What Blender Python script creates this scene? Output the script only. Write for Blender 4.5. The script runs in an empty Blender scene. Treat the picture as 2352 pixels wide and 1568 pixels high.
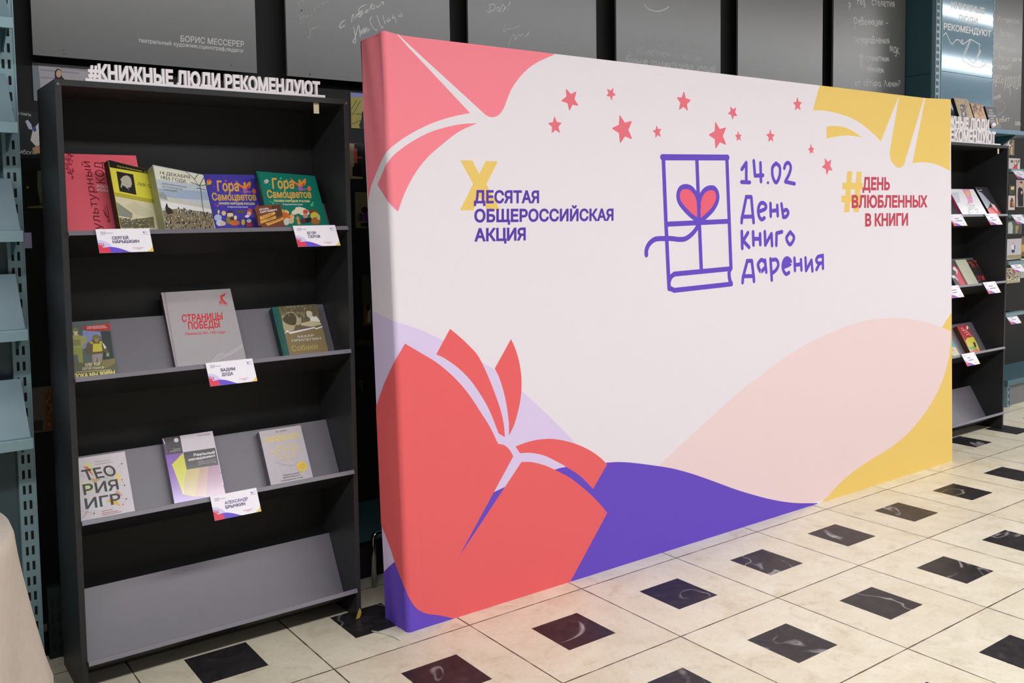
import bpy, bmesh, math, random
from mathutils import Vector, Matrix
from mathutils.geometry import tessellate_polygon, delaunay_2d_cdt

SC = bpy.context.scene
COL = SC.collection
# ------------------------------------------------------------------ camera
FPX, CXP, CYP, WP, HP = 2129.85, 1182.215, 640.983, 2352, 1568
cam_d = bpy.data.cameras.new('camera')
cam_d.sensor_width = 36.0
cam_d.lens = FPX / WP * 36.0
cam_d.shift_x = -(CXP - WP / 2) / WP
cam_d.shift_y = (CYP - HP / 2) / WP
cam_d.clip_start = 0.05
cam = bpy.data.objects.new('camera', cam_d)
COL.objects.link(cam)
cam.matrix_world = Matrix(((0.80521, 0.0505, -0.59084, -1.74576), (-0.59282, 0.04499, -0.80408, -2.67499),
                           (-0.01403, 0.99771, 0.06616, 1.43399), (0, 0, 0, 1)))
SC.camera = cam
# ------------------------------------------------------------------ light
vs = SC.view_settings
vs.view_transform = 'Standard'
vs.look = 'None'
vs.exposure = 0.0
vs.gamma = 1.0
vs.use_curve_mapping = False
wd = bpy.data.worlds.new('world')
SC.world = wd
wd.use_nodes = True
wd.node_tree.nodes['Background'].inputs[0].default_value = (0.92, 0.95, 1.0, 1)
wd.node_tree.nodes['Background'].inputs[1].default_value = 0.12

def area_light(name, loc, size, energy, rot=(0, 0, 0), color=(1, 1, 1)):
    d = bpy.data.lights.new(name, 'AREA')
    d.shape = 'RECTANGLE'
    d.size, d.size_y = size
    d.energy = energy
    d.color = color
    o = bpy.data.objects.new(name, d)
    o.location = loc
    o.rotation_euler = rot
    COL.objects.link(o)
    return o

# rows of ceiling luminaires along the wall, plus one added fill at left
area_light('ceiling_or_fill_light', (3.8, -2.9, 3.5), (18.0, 0.4), 515, color=(1.0, 0.985, 0.995))
area_light('ceiling_or_fill_light', (-8.5, -3.0, 3.5), (6.0, 0.5), 230, color=(1.0, 0.985, 0.995))  # unseen lamp added to brighten the left end of the printed panel
area_light('ceiling_or_fill_light', (12.5, -6.2, 3.5), (19.0, 0.8), 320, color=(1.0, 0.985, 0.995))
area_light('ceiling_or_fill_light', (9.4, -1.15, 3.5), (4.5, 0.2), 55, color=(1.0, 0.985, 0.995))

# ------------------------------------------------------------------ materials
MATS = {}
def lin(h):
    h = h.lstrip('#')
    v = [int(h[i:i + 2], 16) / 255 for i in (0, 2, 4)]
    return [c / 12.92 if c <= .04045 else ((c + .055) / 1.055) ** 2.4 for c in v]

def mat(hexc, rough=.5, metal=0.0, noise=.06, scale=60.0, spec=.4, bump=0.0, coat=0.0, aniso=0.0):
    key = (hexc, rough, metal, noise, scale, spec, bump, coat, aniso)
    if key in MATS:
        return MATS[key]
    m = bpy.data.materials.new('material_' + hexc.lstrip('#'))
    m.use_nodes = True
    nt = m.node_tree
    b = nt.nodes['Principled BSDF']
    c = lin(hexc)
    tc = nt.nodes.new('ShaderNodeTexCoord')
    n = nt.nodes.new('ShaderNodeTexNoise')
    n.inputs['Scale'].default_value = scale
    n.inputs['Detail'].default_value = 4
    nt.links.new(tc.outputs['Object'], n.inputs['Vector'])
    mr = nt.nodes.new('ShaderNodeMapRange')
    mr.inputs['To Min'].default_value = 1 - noise
    mr.inputs['To Max'].default_value = 1 + noise
    nt.links.new(n.outputs['Fac'], mr.inputs['Value'])
    mx = nt.nodes.new('ShaderNodeVectorMath')
    mx.operation = 'SCALE'
    mx.inputs[0].default_value = c
    nt.links.new(mr.outputs['Result'], mx.inputs['Scale'])
    nt.links.new(mx.outputs['Vector'], b.inputs['Base Color'])
    b.inputs['Roughness'].default_value = rough
    b.inputs['Metallic'].default_value = metal
    b.inputs['Specular IOR Level'].default_value = spec
    if coat:
        b.inputs['Coat Weight'].default_value = coat
        b.inputs['Coat Roughness'].default_value = .12
    if aniso:
        b.inputs['Anisotropic'].default_value = aniso
    if bump:
        bp = nt.nodes.new('ShaderNodeBump')
        bp.inputs['Strength'].default_value = bump
        bp.inputs['Distance'].default_value = .002
        nt.links.new(n.outputs['Fac'], bp.inputs['Height'])
        nt.links.new(bp.outputs['Normal'], b.inputs['Normal'])
    MATS[key] = m
    return m

# ------------------------------------------------------------------ mesh builder
class MB:
    def __init__(s):
        s.v, s.f, s.m, s.mats = [], [], [], []
    def mi(s, m):
        if m not in s.mats:
            s.mats.append(m)
        return s.mats.index(m)
    def face(s, pts, m):
        k = len(s.v)
        s.v += [tuple(p) for p in pts]
        s.f.append(tuple(range(k, k + len(pts))))
        s.m.append(s.mi(m))
    def box(s, a, b, m, mt=None, T=None):
        """axis aligned box a..b ; mt: dict face->material (keys -x +x -y +y -z +z)"""
        x0, y0, z0 = a
        x1, y1, z1 = b
        c = [Vector((x, y, z)) for z in (z0, z1) for y in (y0, y1) for x in (x0, x1)]
        if T is not None:
            c = [T @ p for p in c]
        k = len(s.v)
        s.v += [tuple(p) for p in c]
        F = {'-z': (0, 2, 3, 1), '+z': (4, 5, 7, 6), '-y': (0, 1, 5, 4), '+y': (2, 6, 7, 3), '-x': (0, 4, 6, 2), '+x': (1, 3, 7, 5)}
        for n, q in F.items():
            s.f.append(tuple(k + i for i in q))
            s.m.append(s.mi((mt or {}).get(n, m)))
    def prism(s, poly, axis, a, b, m):
        """closed 2D polygon extruded along axis 0/1/2 from a to b"""
        n = len(poly)
        def P(p, t):
            q = [p[0], p[1]]
            q.insert(axis, t)
            return tuple(q)
        k = len(s.v)
        s.v += [P(p, a) for p in poly] + [P(p, b) for p in poly]
        i = s.mi(m)
        for j in range(n):
            s.f.append((k + j, k + (j + 1) % n, k + n + (j + 1) % n, k + n + j))
            s.m.append(i)
        for off, tri in ((0, 0), (n, 1)):
            for t in tessellate_polygon([[Vector((p[0], p[1], 0)) for p in poly]]):
                s.f.append(tuple(k + off + q for q in t))
                s.m.append(i)
    def tube(s, pts, r, m, n=10):
        pts = [Vector(p) for p in pts]
        rings = []
        for i, p in enumerate(pts):
            d = (pts[min(i + 1, len(pts) - 1)] - pts[max(i - 1, 0)]).normalized()
            a = d.orthogonal().normalized() if i == 0 else (prev - d * prev.dot(d)).normalized()
            prev = a
            b = d.cross(a)
            k = len(s.v)
            s.v += [tuple(p + (a * math.cos(2 * math.pi * j / n) + b * math.sin(2 * math.pi * j / n)) * r) for j in range(n)]
            rings.append(k)
        i_ = s.mi(m)
        for a, b in zip(rings, rings[1:]):
            for j in range(n):
                s.f.append((a + j, a + (j + 1) % n, b + (j + 1) % n, b + j))
                s.m.append(i_)
        for k in (rings[0], rings[-1]):
            s.f.append(tuple(range(k, k + n)))
            s.m.append(i_)
    def build(s, name, parent=None, mtx=None, smooth=False, bevel=0.0, weld=False):
        me = bpy.data.meshes.new(name)
        me.from_pydata(s.v, [], s.f)
        for m in s.mats:
            me.materials.append(m)
        me.polygons.foreach_set('material_index', s.m)
        if smooth:
            me.polygons.foreach_set('use_smooth', [True] * len(s.f))
        if weld or smooth:
            bm = bmesh.new()
            bm.from_mesh(me)
            bmesh.ops.remove_doubles(bm, verts=bm.verts, dist=1e-5)
            bm.to_mesh(me)
            bm.free()
        bm = bmesh.new()
        bm.from_mesh(me)
        bmesh.ops.recalc_face_normals(bm, faces=bm.faces)
        bm.to_mesh(me)
        bm.free()
        me.update()
        o = bpy.data.objects.new(name, me)
        COL.objects.link(o)
        if mtx is not None:
            o.matrix_world = mtx
        if parent is not None:
            o.parent = parent
        if bevel:
            bv = o.modifiers.new('bevel', 'BEVEL')
            bv.width = bevel
            bv.segments = 2
            bv.limit_method = 'ANGLE'
        return o

def tag(o, label, cat, group=None):
    o['label'] = label
    o['category'] = cat
    if group:
        o['group'] = group
    return o
def struct(o):
    o['kind'] = 'structure'
    return o
def thing(name, label, cat, loc=(0, 0, 0), group=None, mtx=None):
    o = bpy.data.objects.new(name, None)
    o.empty_display_size = .05
    COL.objects.link(o)
    if mtx is not None:
        o.matrix_world = mtx
    else:
        o.location = loc
    return tag(o, label, cat, group)
def dup(root, loc=None):
    """copy of a thing with copies of its parts and sub-parts"""
    r = root.copy()
    COL.objects.link(r)
    if loc is not None:
        r.location = loc
    for ch in list(root.children):
        c = ch.copy()
        COL.objects.link(c)
        c.parent = r
        for g in list(ch.children):
            d = g.copy()
            COL.objects.link(d)
            d.parent = c
    return r

# ------------------------------------------------------------------ flat printed artwork
_TX = {}
def text_loops(body):
    """outline loops of a line of text in the built-in font (solid on the left of each loop)"""
    cu = bpy.data.curves.new('lettering', 'FONT')
    cu.body = body
    cu.size = 1.0
    cu.resolution_u = 3
    o = bpy.data.objects.new('lettering', cu)
    COL.objects.link(o)
    cu.dimensions = '3D'
    cu.fill_mode = 'HALF'
    dg = bpy.context.evaluated_depsgraph_get()
    dg.update()
    me = bpy.data.meshes.new_from_object(o.evaluated_get(dg))
    co = [v.co.xy.copy() for v in me.vertices]
    nb = {}
    for e in me.edges:
        a, b = e.vertices
        nb.setdefault(a, []).append(b)
        nb.setdefault(b, []).append(a)
    bpy.data.objects.remove(o)
    bpy.data.curves.remove(cu)
    bpy.data.meshes.remove(me)
    loops, seen = [], set()
    for k in sorted(nb):
        if k in seen:
            continue
        lp, st = [], [k]
        while st:
            c = st.pop()
            if c not in seen:
                seen.add(c)
                lp.append(c)
                st += nb[c]
        if len(lp) > 2:
            loops.append([co[i] for i in sorted(lp)])      # outline order = vertex order
    return loops
def winding(p, loops):
    w = 0
    for lp in loops:
        for i in range(len(lp)):
            a, b = lp[i - 1], lp[i]
            if (a.y <= p.y) != (b.y <= p.y):
                x = a.x + (b.x - a.x) * (p.y - a.y) / (b.y - a.y)
                if x > p.x:
                    w += 1 if b.y > a.y else -1
    return w
def fill_loops(loops):
    """solid of a set of outlines by the non-zero winding rule -> (points, ccw triangles)"""
    V, E = [], []
    for l in loops:
        k, n = len(V), len(l)
        V += [Vector((p.x, p.y)) for p in l]
        E += [(k + i, k + (i + 1) % n) for i in range(n)]
    r = delaunay_2d_cdt(V, E, [], 0, 1e-5)
    P = [Vector((q.x, q.y)) for q in r[0]]
    T = []
    for t in r[2]:
        t = list(t)
        c = sum((P[i] for i in t), Vector((0, 0))) / len(t)
        if winding(c, loops) != 0:
            T.append(t if area2([P[i] for i in t]) > 0 else t[::-1])
    return P, T
def union(polys):
    """triangulated union of flat polygons -> (points, triangles)"""
    V, F = [], []
    for p in polys:
        p = [q for i, q in enumerate(p) if (q - p[i - 1]).length > 1e-6]
        if len(p) < 3 or abs(area2(p)) < 1e-10:
            continue
        if area2(p) < 0:
            p = p[::-1]
        F.append(list(range(len(V), len(V) + len(p))))
        V += [Vector((q.x, q.y)) for q in p]
    if not F:
        return [], []
    try:
        r = delaunay_2d_cdt(V, [], F, 1, 1e-6)
    except Exception:
        return V, F
    return [Vector((q.x, q.y)) for q in r[0]], [f for f, o in zip(r[2], r[5]) if o]
def area2(lp):
    return sum(lp[i - 1].x * lp[i].y - lp[i].x * lp[i - 1].y for i in range(len(lp))) / 2
def in_loop(p, lp):
    f, j = False, len(lp) - 1
    for i in range(len(lp)):
        if (lp[i].y > p.y) != (lp[j].y > p.y) and p.x < (lp[j].x - lp[i].x) * (p.y - lp[i].y) / (lp[j].y - lp[i].y) + lp[i].x:
            f = not f
        j = i
    return f
def text_mesh(body, bold=0.0, extrude=0.0):
    """(vertices, faces) of a line of text, optionally bolder and with thickness"""
    key = (body, bold, extrude)
    if key in _TX:
        return _TX[key]
    raw = sorted(text_loops(body), key=lambda l: min(p.x for p in l))
    clusters = []
    for l in raw:
        x0, x1 = min(p.x for p in l), max(p.x for p in l)
        if clusters and x0 < clusters[-1][0] - 1e-4:
            clusters[-1][0] = max(clusters[-1][0], x1)
            clusters[-1][1].append(l)
        else:
            clusters.append([x1, [l]])
    groups = []
    for _, loops in clusters:
        P, T = fill_loops(loops)
        ps = [[P[i] for i in t] for t in T]
        if bold > 0:
            cnt = {}
            for t in T:
                for i in range(len(t)):
                    a, b_ = t[i], t[(i + 1) % len(t)]
                    cnt.setdefault((min(a, b_), max(a, b_)), []).append((a, b_))
            ed = [e[0] for e in cnt.values() if len(e) == 1]
            nx = dict(ed)
            for i, j in ed:
                b_, c = P[i], P[j]
                d0 = (c - b_).normalized()
                n0 = Vector((d0.y, -d0.x))
                ps.append([b_, b_ + n0 * bold, c + n0 * bold, c])
                if j in nx and (P[nx[j]] - c).length > 1e-7:
                    d1 = (P[nx[j]] - c).normalized()
                    n1 = Vector((d1.y, -d1.x))
                    if d0.x * d1.y - d0.y * d1.x > .05:
                        m = n0 + n1
                        q = c + m.normalized() * bold * min(1.6, 1 / max(.3, m.normalized().dot(n0))) if m.length > .2 else c + d0 * bold
                        ps.append([c, c + n0 * bold, q, c + n1 * bold])
        x0, x1 = min(p.x for q in ps for p in q), max(p.x for q in ps for p in q)
        if groups and x0 < groups[-1][0] - 1e-5:
            groups[-1][0] = max(groups[-1][0], x1)
            groups[-1][1] += ps
        else:
            groups.append([x1, ps])
    V, F = [], []
    for _, ps in groups:
        P, T = union(ps)
        k, m = len(V), len(P)
        V += [Vector((p.x, p.y, extrude)) for p in P]
        F += [tuple(k + i for i in t) for t in T]
        if extrude:
            V += [Vector((p.x, p.y, -extrude)) for p in P]
            F += [tuple(k + m + i for i in reversed(t)) for t in T]
            cnt = {}
            for t in T:
                for i in range(len(t)):
                    a, b_ = t[i], t[(i + 1) % len(t)]
                    cnt.setdefault((min(a, b_), max(a, b_)), []).append((a, b_))
            for e in cnt.values():
                if len(e) == 1:
                    a, b_ = e[0]
                    F.append((k + b_, k + a, k + m + a, k + m + b_))
    _TX[key] = (V, F)
    return _TX[key]
_h = text_mesh('Н', 0)[0]
CAP = max(v.y for v in _h)

def catmull(pts, n):
    if len(pts) < 3:
        return list(pts)
    out = []
    m = len(pts)
    for i in range(m - 1):
        p1, p2 = pts[i], pts[i + 1]
        p0 = pts[i - 1] if i else 2 * p1 - p2
        p3 = pts[i + 2] if i + 2 < m else 2 * p2 - p1
        for k in range(n):
            t = k / n
            out.append(.5 * ((2 * p1) + (p2 - p0) * t + (2 * p0 - 5 * p1 + 4 * p2 - p3) * t * t + (3 * p1 - p0 - 3 * p2 + p3) * t ** 3))
    out.append(pts[-1])
    return out
def path(L, closed, n=5):
    L = [(Vector((p[0], p[1])) * 1e-4, len(p) > 2) for p in L]
    if closed:
        k = [i for i, l in enumerate(L) if l[1]]
        if k:
            L = L[k[0]:] + L[:k[0]]
        L = L + [L[0]]
    out, seg = [], [L[0][0]]
    for q, c in L[1:]:
        seg.append(q)
        if c:
            out += catmull(seg, n)[:-1]
            seg = [q]
    if len(seg) > 1:
        out += catmull(seg, n)
    elif not closed:
        out.append(seg[0])
    if closed and (out[0] - out[-1]).length < 1e-7:
        out.pop()
    return out
def clip(poly, ax, val, keep_ge):
    out = []
    n = len(poly)
    for i in range(n):
        a, b = poly[i], poly[(i + 1) % n]
        ia = (a[ax] >= val) if keep_ge else (a[ax] <= val)
        ib = (b[ax] >= val) if keep_ge else (b[ax] <= val)
        if ia:
            out.append(a)
        if ia != ib:
            t = (val - a[ax]) / (b[ax] - a[ax])
            out.append(a + (b - a) * t)
    return out
GL={'а':(.75,[[(.6,.9),(.3,1),(0,.5),(.25,0),(.6,.4)],[(.6,1),(.6,.1),(.75,0)]]),'б':(.65,[[(.7,1.6),(.2,1.4),(0,.5),(.3,0),(.6,.4),(.35,.9),(.05,.6)]]),'в':(.55,[[(0,0),(.05,1.5),(.4,1.4),(.35,.9),(.05,.8)],[(.3,.85),(.5,.4),(.3,0),(0,0)]]),'г':(.5,[[(0,0),(.05,1),(.5,1)]]),'д':(.6,[[(.5,.8),(.2,1),(0,.5),(.2,0),(.5,.3)],[(.5,1),(.55,0),(.4,-.5),(.1,-.4)]]),'е':(.6,[[(0,.5),(.5,.6),(.4,1),(.1,.9),(0,.4),(.2,0),(.55,.15)]]),'ж':(.8,[[(0,0),(.8,1)],[(0,1),(.8,0)],[(.4,0),(.4,1)]]),'з':(.5,[[(.05,.9),(.3,1),(.4,.75),(.15,.55),(.45,.3),(.3,-.3),(0,-.4)]]),'и':(.6,[[(0,1),(.05,0),(.5,1),(.55,0)]]),'й':(.6,[[(0,1),(.05,0),(.5,1),(.55,0)],[(.15,1.3),(.3,1.2),(.45,1.35)]]),'к':(.55,[[(0,0),(0,1)],[(.5,1),(.05,.5),(.5,0)]]),'л':(.6,[[(0,0),(.3,1),(.55,0)]]),'м':(.85,[[(0,0),(.15,1),(.4,.2),(.65,1),(.8,0)]]),'н':(.55,[[(0,0),(0,1)],[(.5,0),(.5,1)],[(0,.5),(.5,.5)]]),'о':(.6,[[(.3,1),(0,.5),(.3,0),(.55,.5),(.3,1)]]),'п':(.55,[[(0,0),(0,1),(.5,1),(.5,0)]]),'р':(.6,[[(0,-.6),(.05,1)],[(.05,.8),(.35,1),(.55,.6),(.35,.2),(.05,.3)]]),'с':(.55,[[(.5,.9),(.2,1),(0,.5),(.2,0),(.5,.1)]]),'т':(.6,[[(0,1),(.6,1)],[(.3,1),(.3,0)]]),'у':(.6,[[(0,1),(.25,.3)],[(.55,1),(.1,-.5)]]),'х':(.6,[[(0,0),(.55,1)],[(0,1),(.55,0)]]),'ц':(.65,[[(0,1),(0,0),(.5,0),(.5,1)],[(.5,0),(.62,-.3)]]),'ч':(.55,[[(0,1),(.05,.5),(.45,.5)],[(.5,1),(.45,0)]]),'ш':(.85,[[(0,1),(0,0),(.8,0),(.8,1)],[(.4,0),(.4,1)]]),'щ':(.9,[[(0,1),(0,0),(.8,0),(.8,1)],[(.4,0),(.4,1)],[(.8,0),(.9,-.3)]]),'ь':(.5,[[(0,1),(0,0),(.4,.05),(.4,.45),(0,.5)]]),'ы':(.75,[[(0,1),(0,0),(.35,.05),(.35,.45),(0,.5)],[(.6,0),(.6,1)]]),'э':(.55,[[(0,.9),(.3,1),(.5,.5),(.3,0),(0,.1)],[(.2,.5),(.5,.5)]]),'ю':(.8,[[(0,0),(0,1)],[(0,.5),(.3,.5)],[(.55,1),(.3,.5),(.55,0),(.78,.5),(.55,1)]]),'я':(.55,[[(.5,0),(.5,1),(.15,1),(.05,.7),(.5,.5)],[(.3,.5),(0,0)]]),' ':(.5,[]),'-':(.6,[[(0,.5),(.5,.5)]]),'.':(.3,[[(.05,0),(.1,.05)]]),'!':(.3,[[(.1,1.5),(.1,.5)],[(.1,.1),(.1,0)]]),'1':(.3,[[(0,1.1),(.15,1.6),(.15,0)]]),'2':(.5,[[(0,1.2),(.2,1.5),(.4,1.2),(0,0),(.5,0)]]),'/':(.4,[[(0,-.2),(.4,1.7)]]),'0':(.55,[[(.3,1.5),(0,.7),(.3,0),(.5,.7),(.3,1.5)]]),'4':(.55,[[(.1,1.5),(0,.6),(.5,.6)],[(.4,1.1),(.4,0)]]),'?':(.4,[[(0,1.2),(.2,1.5),(.4,1.1),(.2,.6),(.2,.4)]]),'5':(.5,[[(.45,1.5),(.1,1.5),(.05,.8),(.4,.8),(.4,.2),(0,0)]])}
def draw(mb, art, fmap, eps=3e-5, rect=None, cuts=(), M=None, n=4, rough=.45, coat=0.0, noise=.04):
    """print artwork on a surface; fmap(u, v, w) -> 3D point, w above the surface"""
    M = M or (lambda c: mat(c, rough, 0, noise, 90, .35, 0, coat))
    lvl = [0.0]
    def emit(poly2, m, w):
        P = [poly2]
        if rect:
            for ax, val, ge in ((0, rect[0], True), (0, rect[2], False), (1, rect[1], True), (1, rect[3], False)):
                P = [q for q in (clip(p, ax, val, ge) for p in P) if len(q) > 2]
        if cuts:
            cs = list(cuts)
            R = []
            for p in P:
                lo, hi = min(q[0] for q in p), max(q[0] for q in p)
                if hi <= cs[0] or lo >= cs[-1]:
                    R.append(p)
                    continue
                e = [-1e9] + cs + [1e9]
                for a, b in zip(e, e[1:]):
                    q = clip(clip(p, 0, a, True), 0, b, False) if len(p) > 2 else []
                    if len(q) > 2:
                        R.append(q)
            P = R
        for p in P:
            mb.face([fmap(q[0], q[1], w) for q in p], m)
    def area(pts, m, w):
        try:
            tris = tessellate_polygon([[Vector((p[0], p[1], 0)) for p in pts]])
        except Exception:
            return
        for t in tris:
            a, b, c = (pts[i] if isinstance(i, int) else i for i in t)
            if abs((b - a).cross(c - a)) > 1e-10:
                emit([a, b, c], m, w)
    def ribbon(pts, wd_, m, w):
        q = [pts[0]]
        for p in pts[1:]:
            if (p - q[-1]).length > wd_ * .08:
                q.append(p)
        pts = q
        if len(pts) < 2:
            return
        for i in range(1, len(pts) - 1):
            if (pts[i] - pts[i - 1]).normalized().dot((pts[i + 1] - pts[i]).normalized()) < .25:
                ribbon(pts[:i + 1], wd_, m, w)
                ribbon(pts[i:], wd_, m, w + eps * .15)
                return
        h = wd_ / 2
        L, R = [], []
        k = len(pts)
        for i in range(k):
            d0 = (pts[i] - pts[i - 1]).normalized() if i else None
            d1 = (pts[i + 1] - pts[i]).normalized() if i < k - 1 else None
            if d0 is None: d0 = d1
            if d1 is None: d1 = d0
            n0 = Vector((-d0.y, d0.x)); n1 = Vector((-d1.y, d1.x))
            nn = n0 + n1
            nn = nn.normalized() if nn.length > 1e-6 else n0
            s_ = min(1.8, 1 / max(.4, nn.dot(n0)))
            L.append(pts[i] + nn * h * s_); R.append(pts[i] - nn * h * s_)
        ps = [[L[i], R[i], R[i + 1], L[i + 1]] for i in range(k - 1)]
        for e, o in ((0, 1), (k - 1, k - 2)):           # round ends
            d = (pts[e] - pts[o]).normalized()
            nrm = Vector((-d.y, d.x))
            ps.append([pts[e] + nrm * h * math.cos(t) + d * h * math.sin(t) for t in [math.pi * j / 5 for j in range(6)]])
        if k > 3:
            S_ = 1 / wd_
            P, T = union([[q * S_ for q in p] for p in ps])
            for t in T:
                emit([P[i] * wd_ for i in t], m, w)
        else:
            for p in ps:
                emit(p, m, w)
    for e in art:
        k, col = e[0], e[1]
        lv = e[3] if len(e) > 3 and k in 'pPse' else None
        lvl[0] += 1
        w = eps * ((lv + 1) if lv is not None else lvl[0])
        if k == 'P':
            area([Vector((e[2][i], e[2][i + 1])) * 1e-4 for i in range(0, len(e[2]), 2)], M(col), w)
        elif k == 'p':
            area(path(e[2], True, n), M(col), w)
        elif k == 's':
            ribbon(path(e[2], False, n), e[4] * 1e-4, M(col), w)
        elif k == 'e':
            o, X, Y = (Vector(e[2][i:i + 2]) * 1e-4 for i in (0, 2, 4))
            N = e[4] if len(e) > 4 else 10
            emit([o + X * math.cos(2 * math.pi * j / N) + Y * math.sin(2 * math.pi * j / N) for j in range(N)], M(col), w)
        elif k == 't':
            A, B, T = (Vector(e[3 - 0][i:i + 2]) * 1e-4 for i in (0, 2, 4)) if isinstance(e[3], list) else (None,) * 3
            lv = e[4] if len(e) > 4 else None
            bold = e[5] if len(e) > 5 else 0
            w = eps * ((lv + 1) if lv is not None else lvl[0])
            V, F = text_mesh(e[2], bold)
            x0, x1 = min(v.x for v in V), max(v.x for v in V)
            P = [A + B * ((v.x - x0) / (x1 - x0)) + T * (v.y / CAP) for v in V]
            mm = M(col)
            for f in F:
                emit([P[i] for i in f], mm, w)
        elif k == 'x':
            r = random.Random(e[6])
            pg = [Vector((e[2][i], e[2][i + 1])) * 1e-4 for i in range(0, len(e[2]), 2)]
            X, Y = Vector(e[5][:2]) * 1e-4, Vector(e[5][2:]) * 1e-4
            def inside(p):
                f = False
                j = len(pg) - 1
                for i in range(len(pg)):
                    if (pg[i].y > p.y) != (pg[j].y > p.y) and p.x < (pg[j].x - pg[i].x) * (p.y - pg[i].y) / (pg[j].y - pg[i].y) + pg[i].x:
                        f = not f
                    j = i
                return f
            c, tries = 0, 0
            while c < e[4] and tries < 5000:
                tries += 1
                p = Vector((r.uniform(min(q.x for q in pg), max(q.x for q in pg)), r.uniform(min(q.y for q in pg), max(q.y for q in pg))))
                if inside(p):
                    c += 1
                    a, b, ph = r.uniform(.5, 1.3), r.uniform(.5, 1.3), r.uniform(0, 1)
                    emit([p + (X * a * math.cos(ph + .785 * j) + Y * b * math.sin(ph + .785 * j)) * r.uniform(.65, 1.15) for j in range(8)], M(r.choice(col)), w + c * eps * .03)
        elif k == 'h':
            A, B, U = (Vector(e[3][i:i + 2]) * 1e-4 for i in (0, 2, 4))
            tot = sum((GL[c.lower()][0] + .18) * (1.5 if c.isupper() else 1) for c in e[2])
            x = 0
            B = B / tot
            rr = random.Random(len(e[2]))
            j = 0
            for c in e[2]:
                g = GL[c.lower()]
                mg = 1.5 if c.isupper() else 1
                dy = rr.uniform(-.08, .08)
                for st in g[1]:
                    j += 1
                    ribbon(catmull([A + B * (x + p[0] * mg + e[5] * p[1] * mg) + U * (p[1] * mg + dy) for p in map(Vector, st)], 3 if len(st) > 3 else 1), e[4] * 1e-4, M(col), w + j * eps * .02)
                x += (g[0] + .18) * mg

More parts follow.
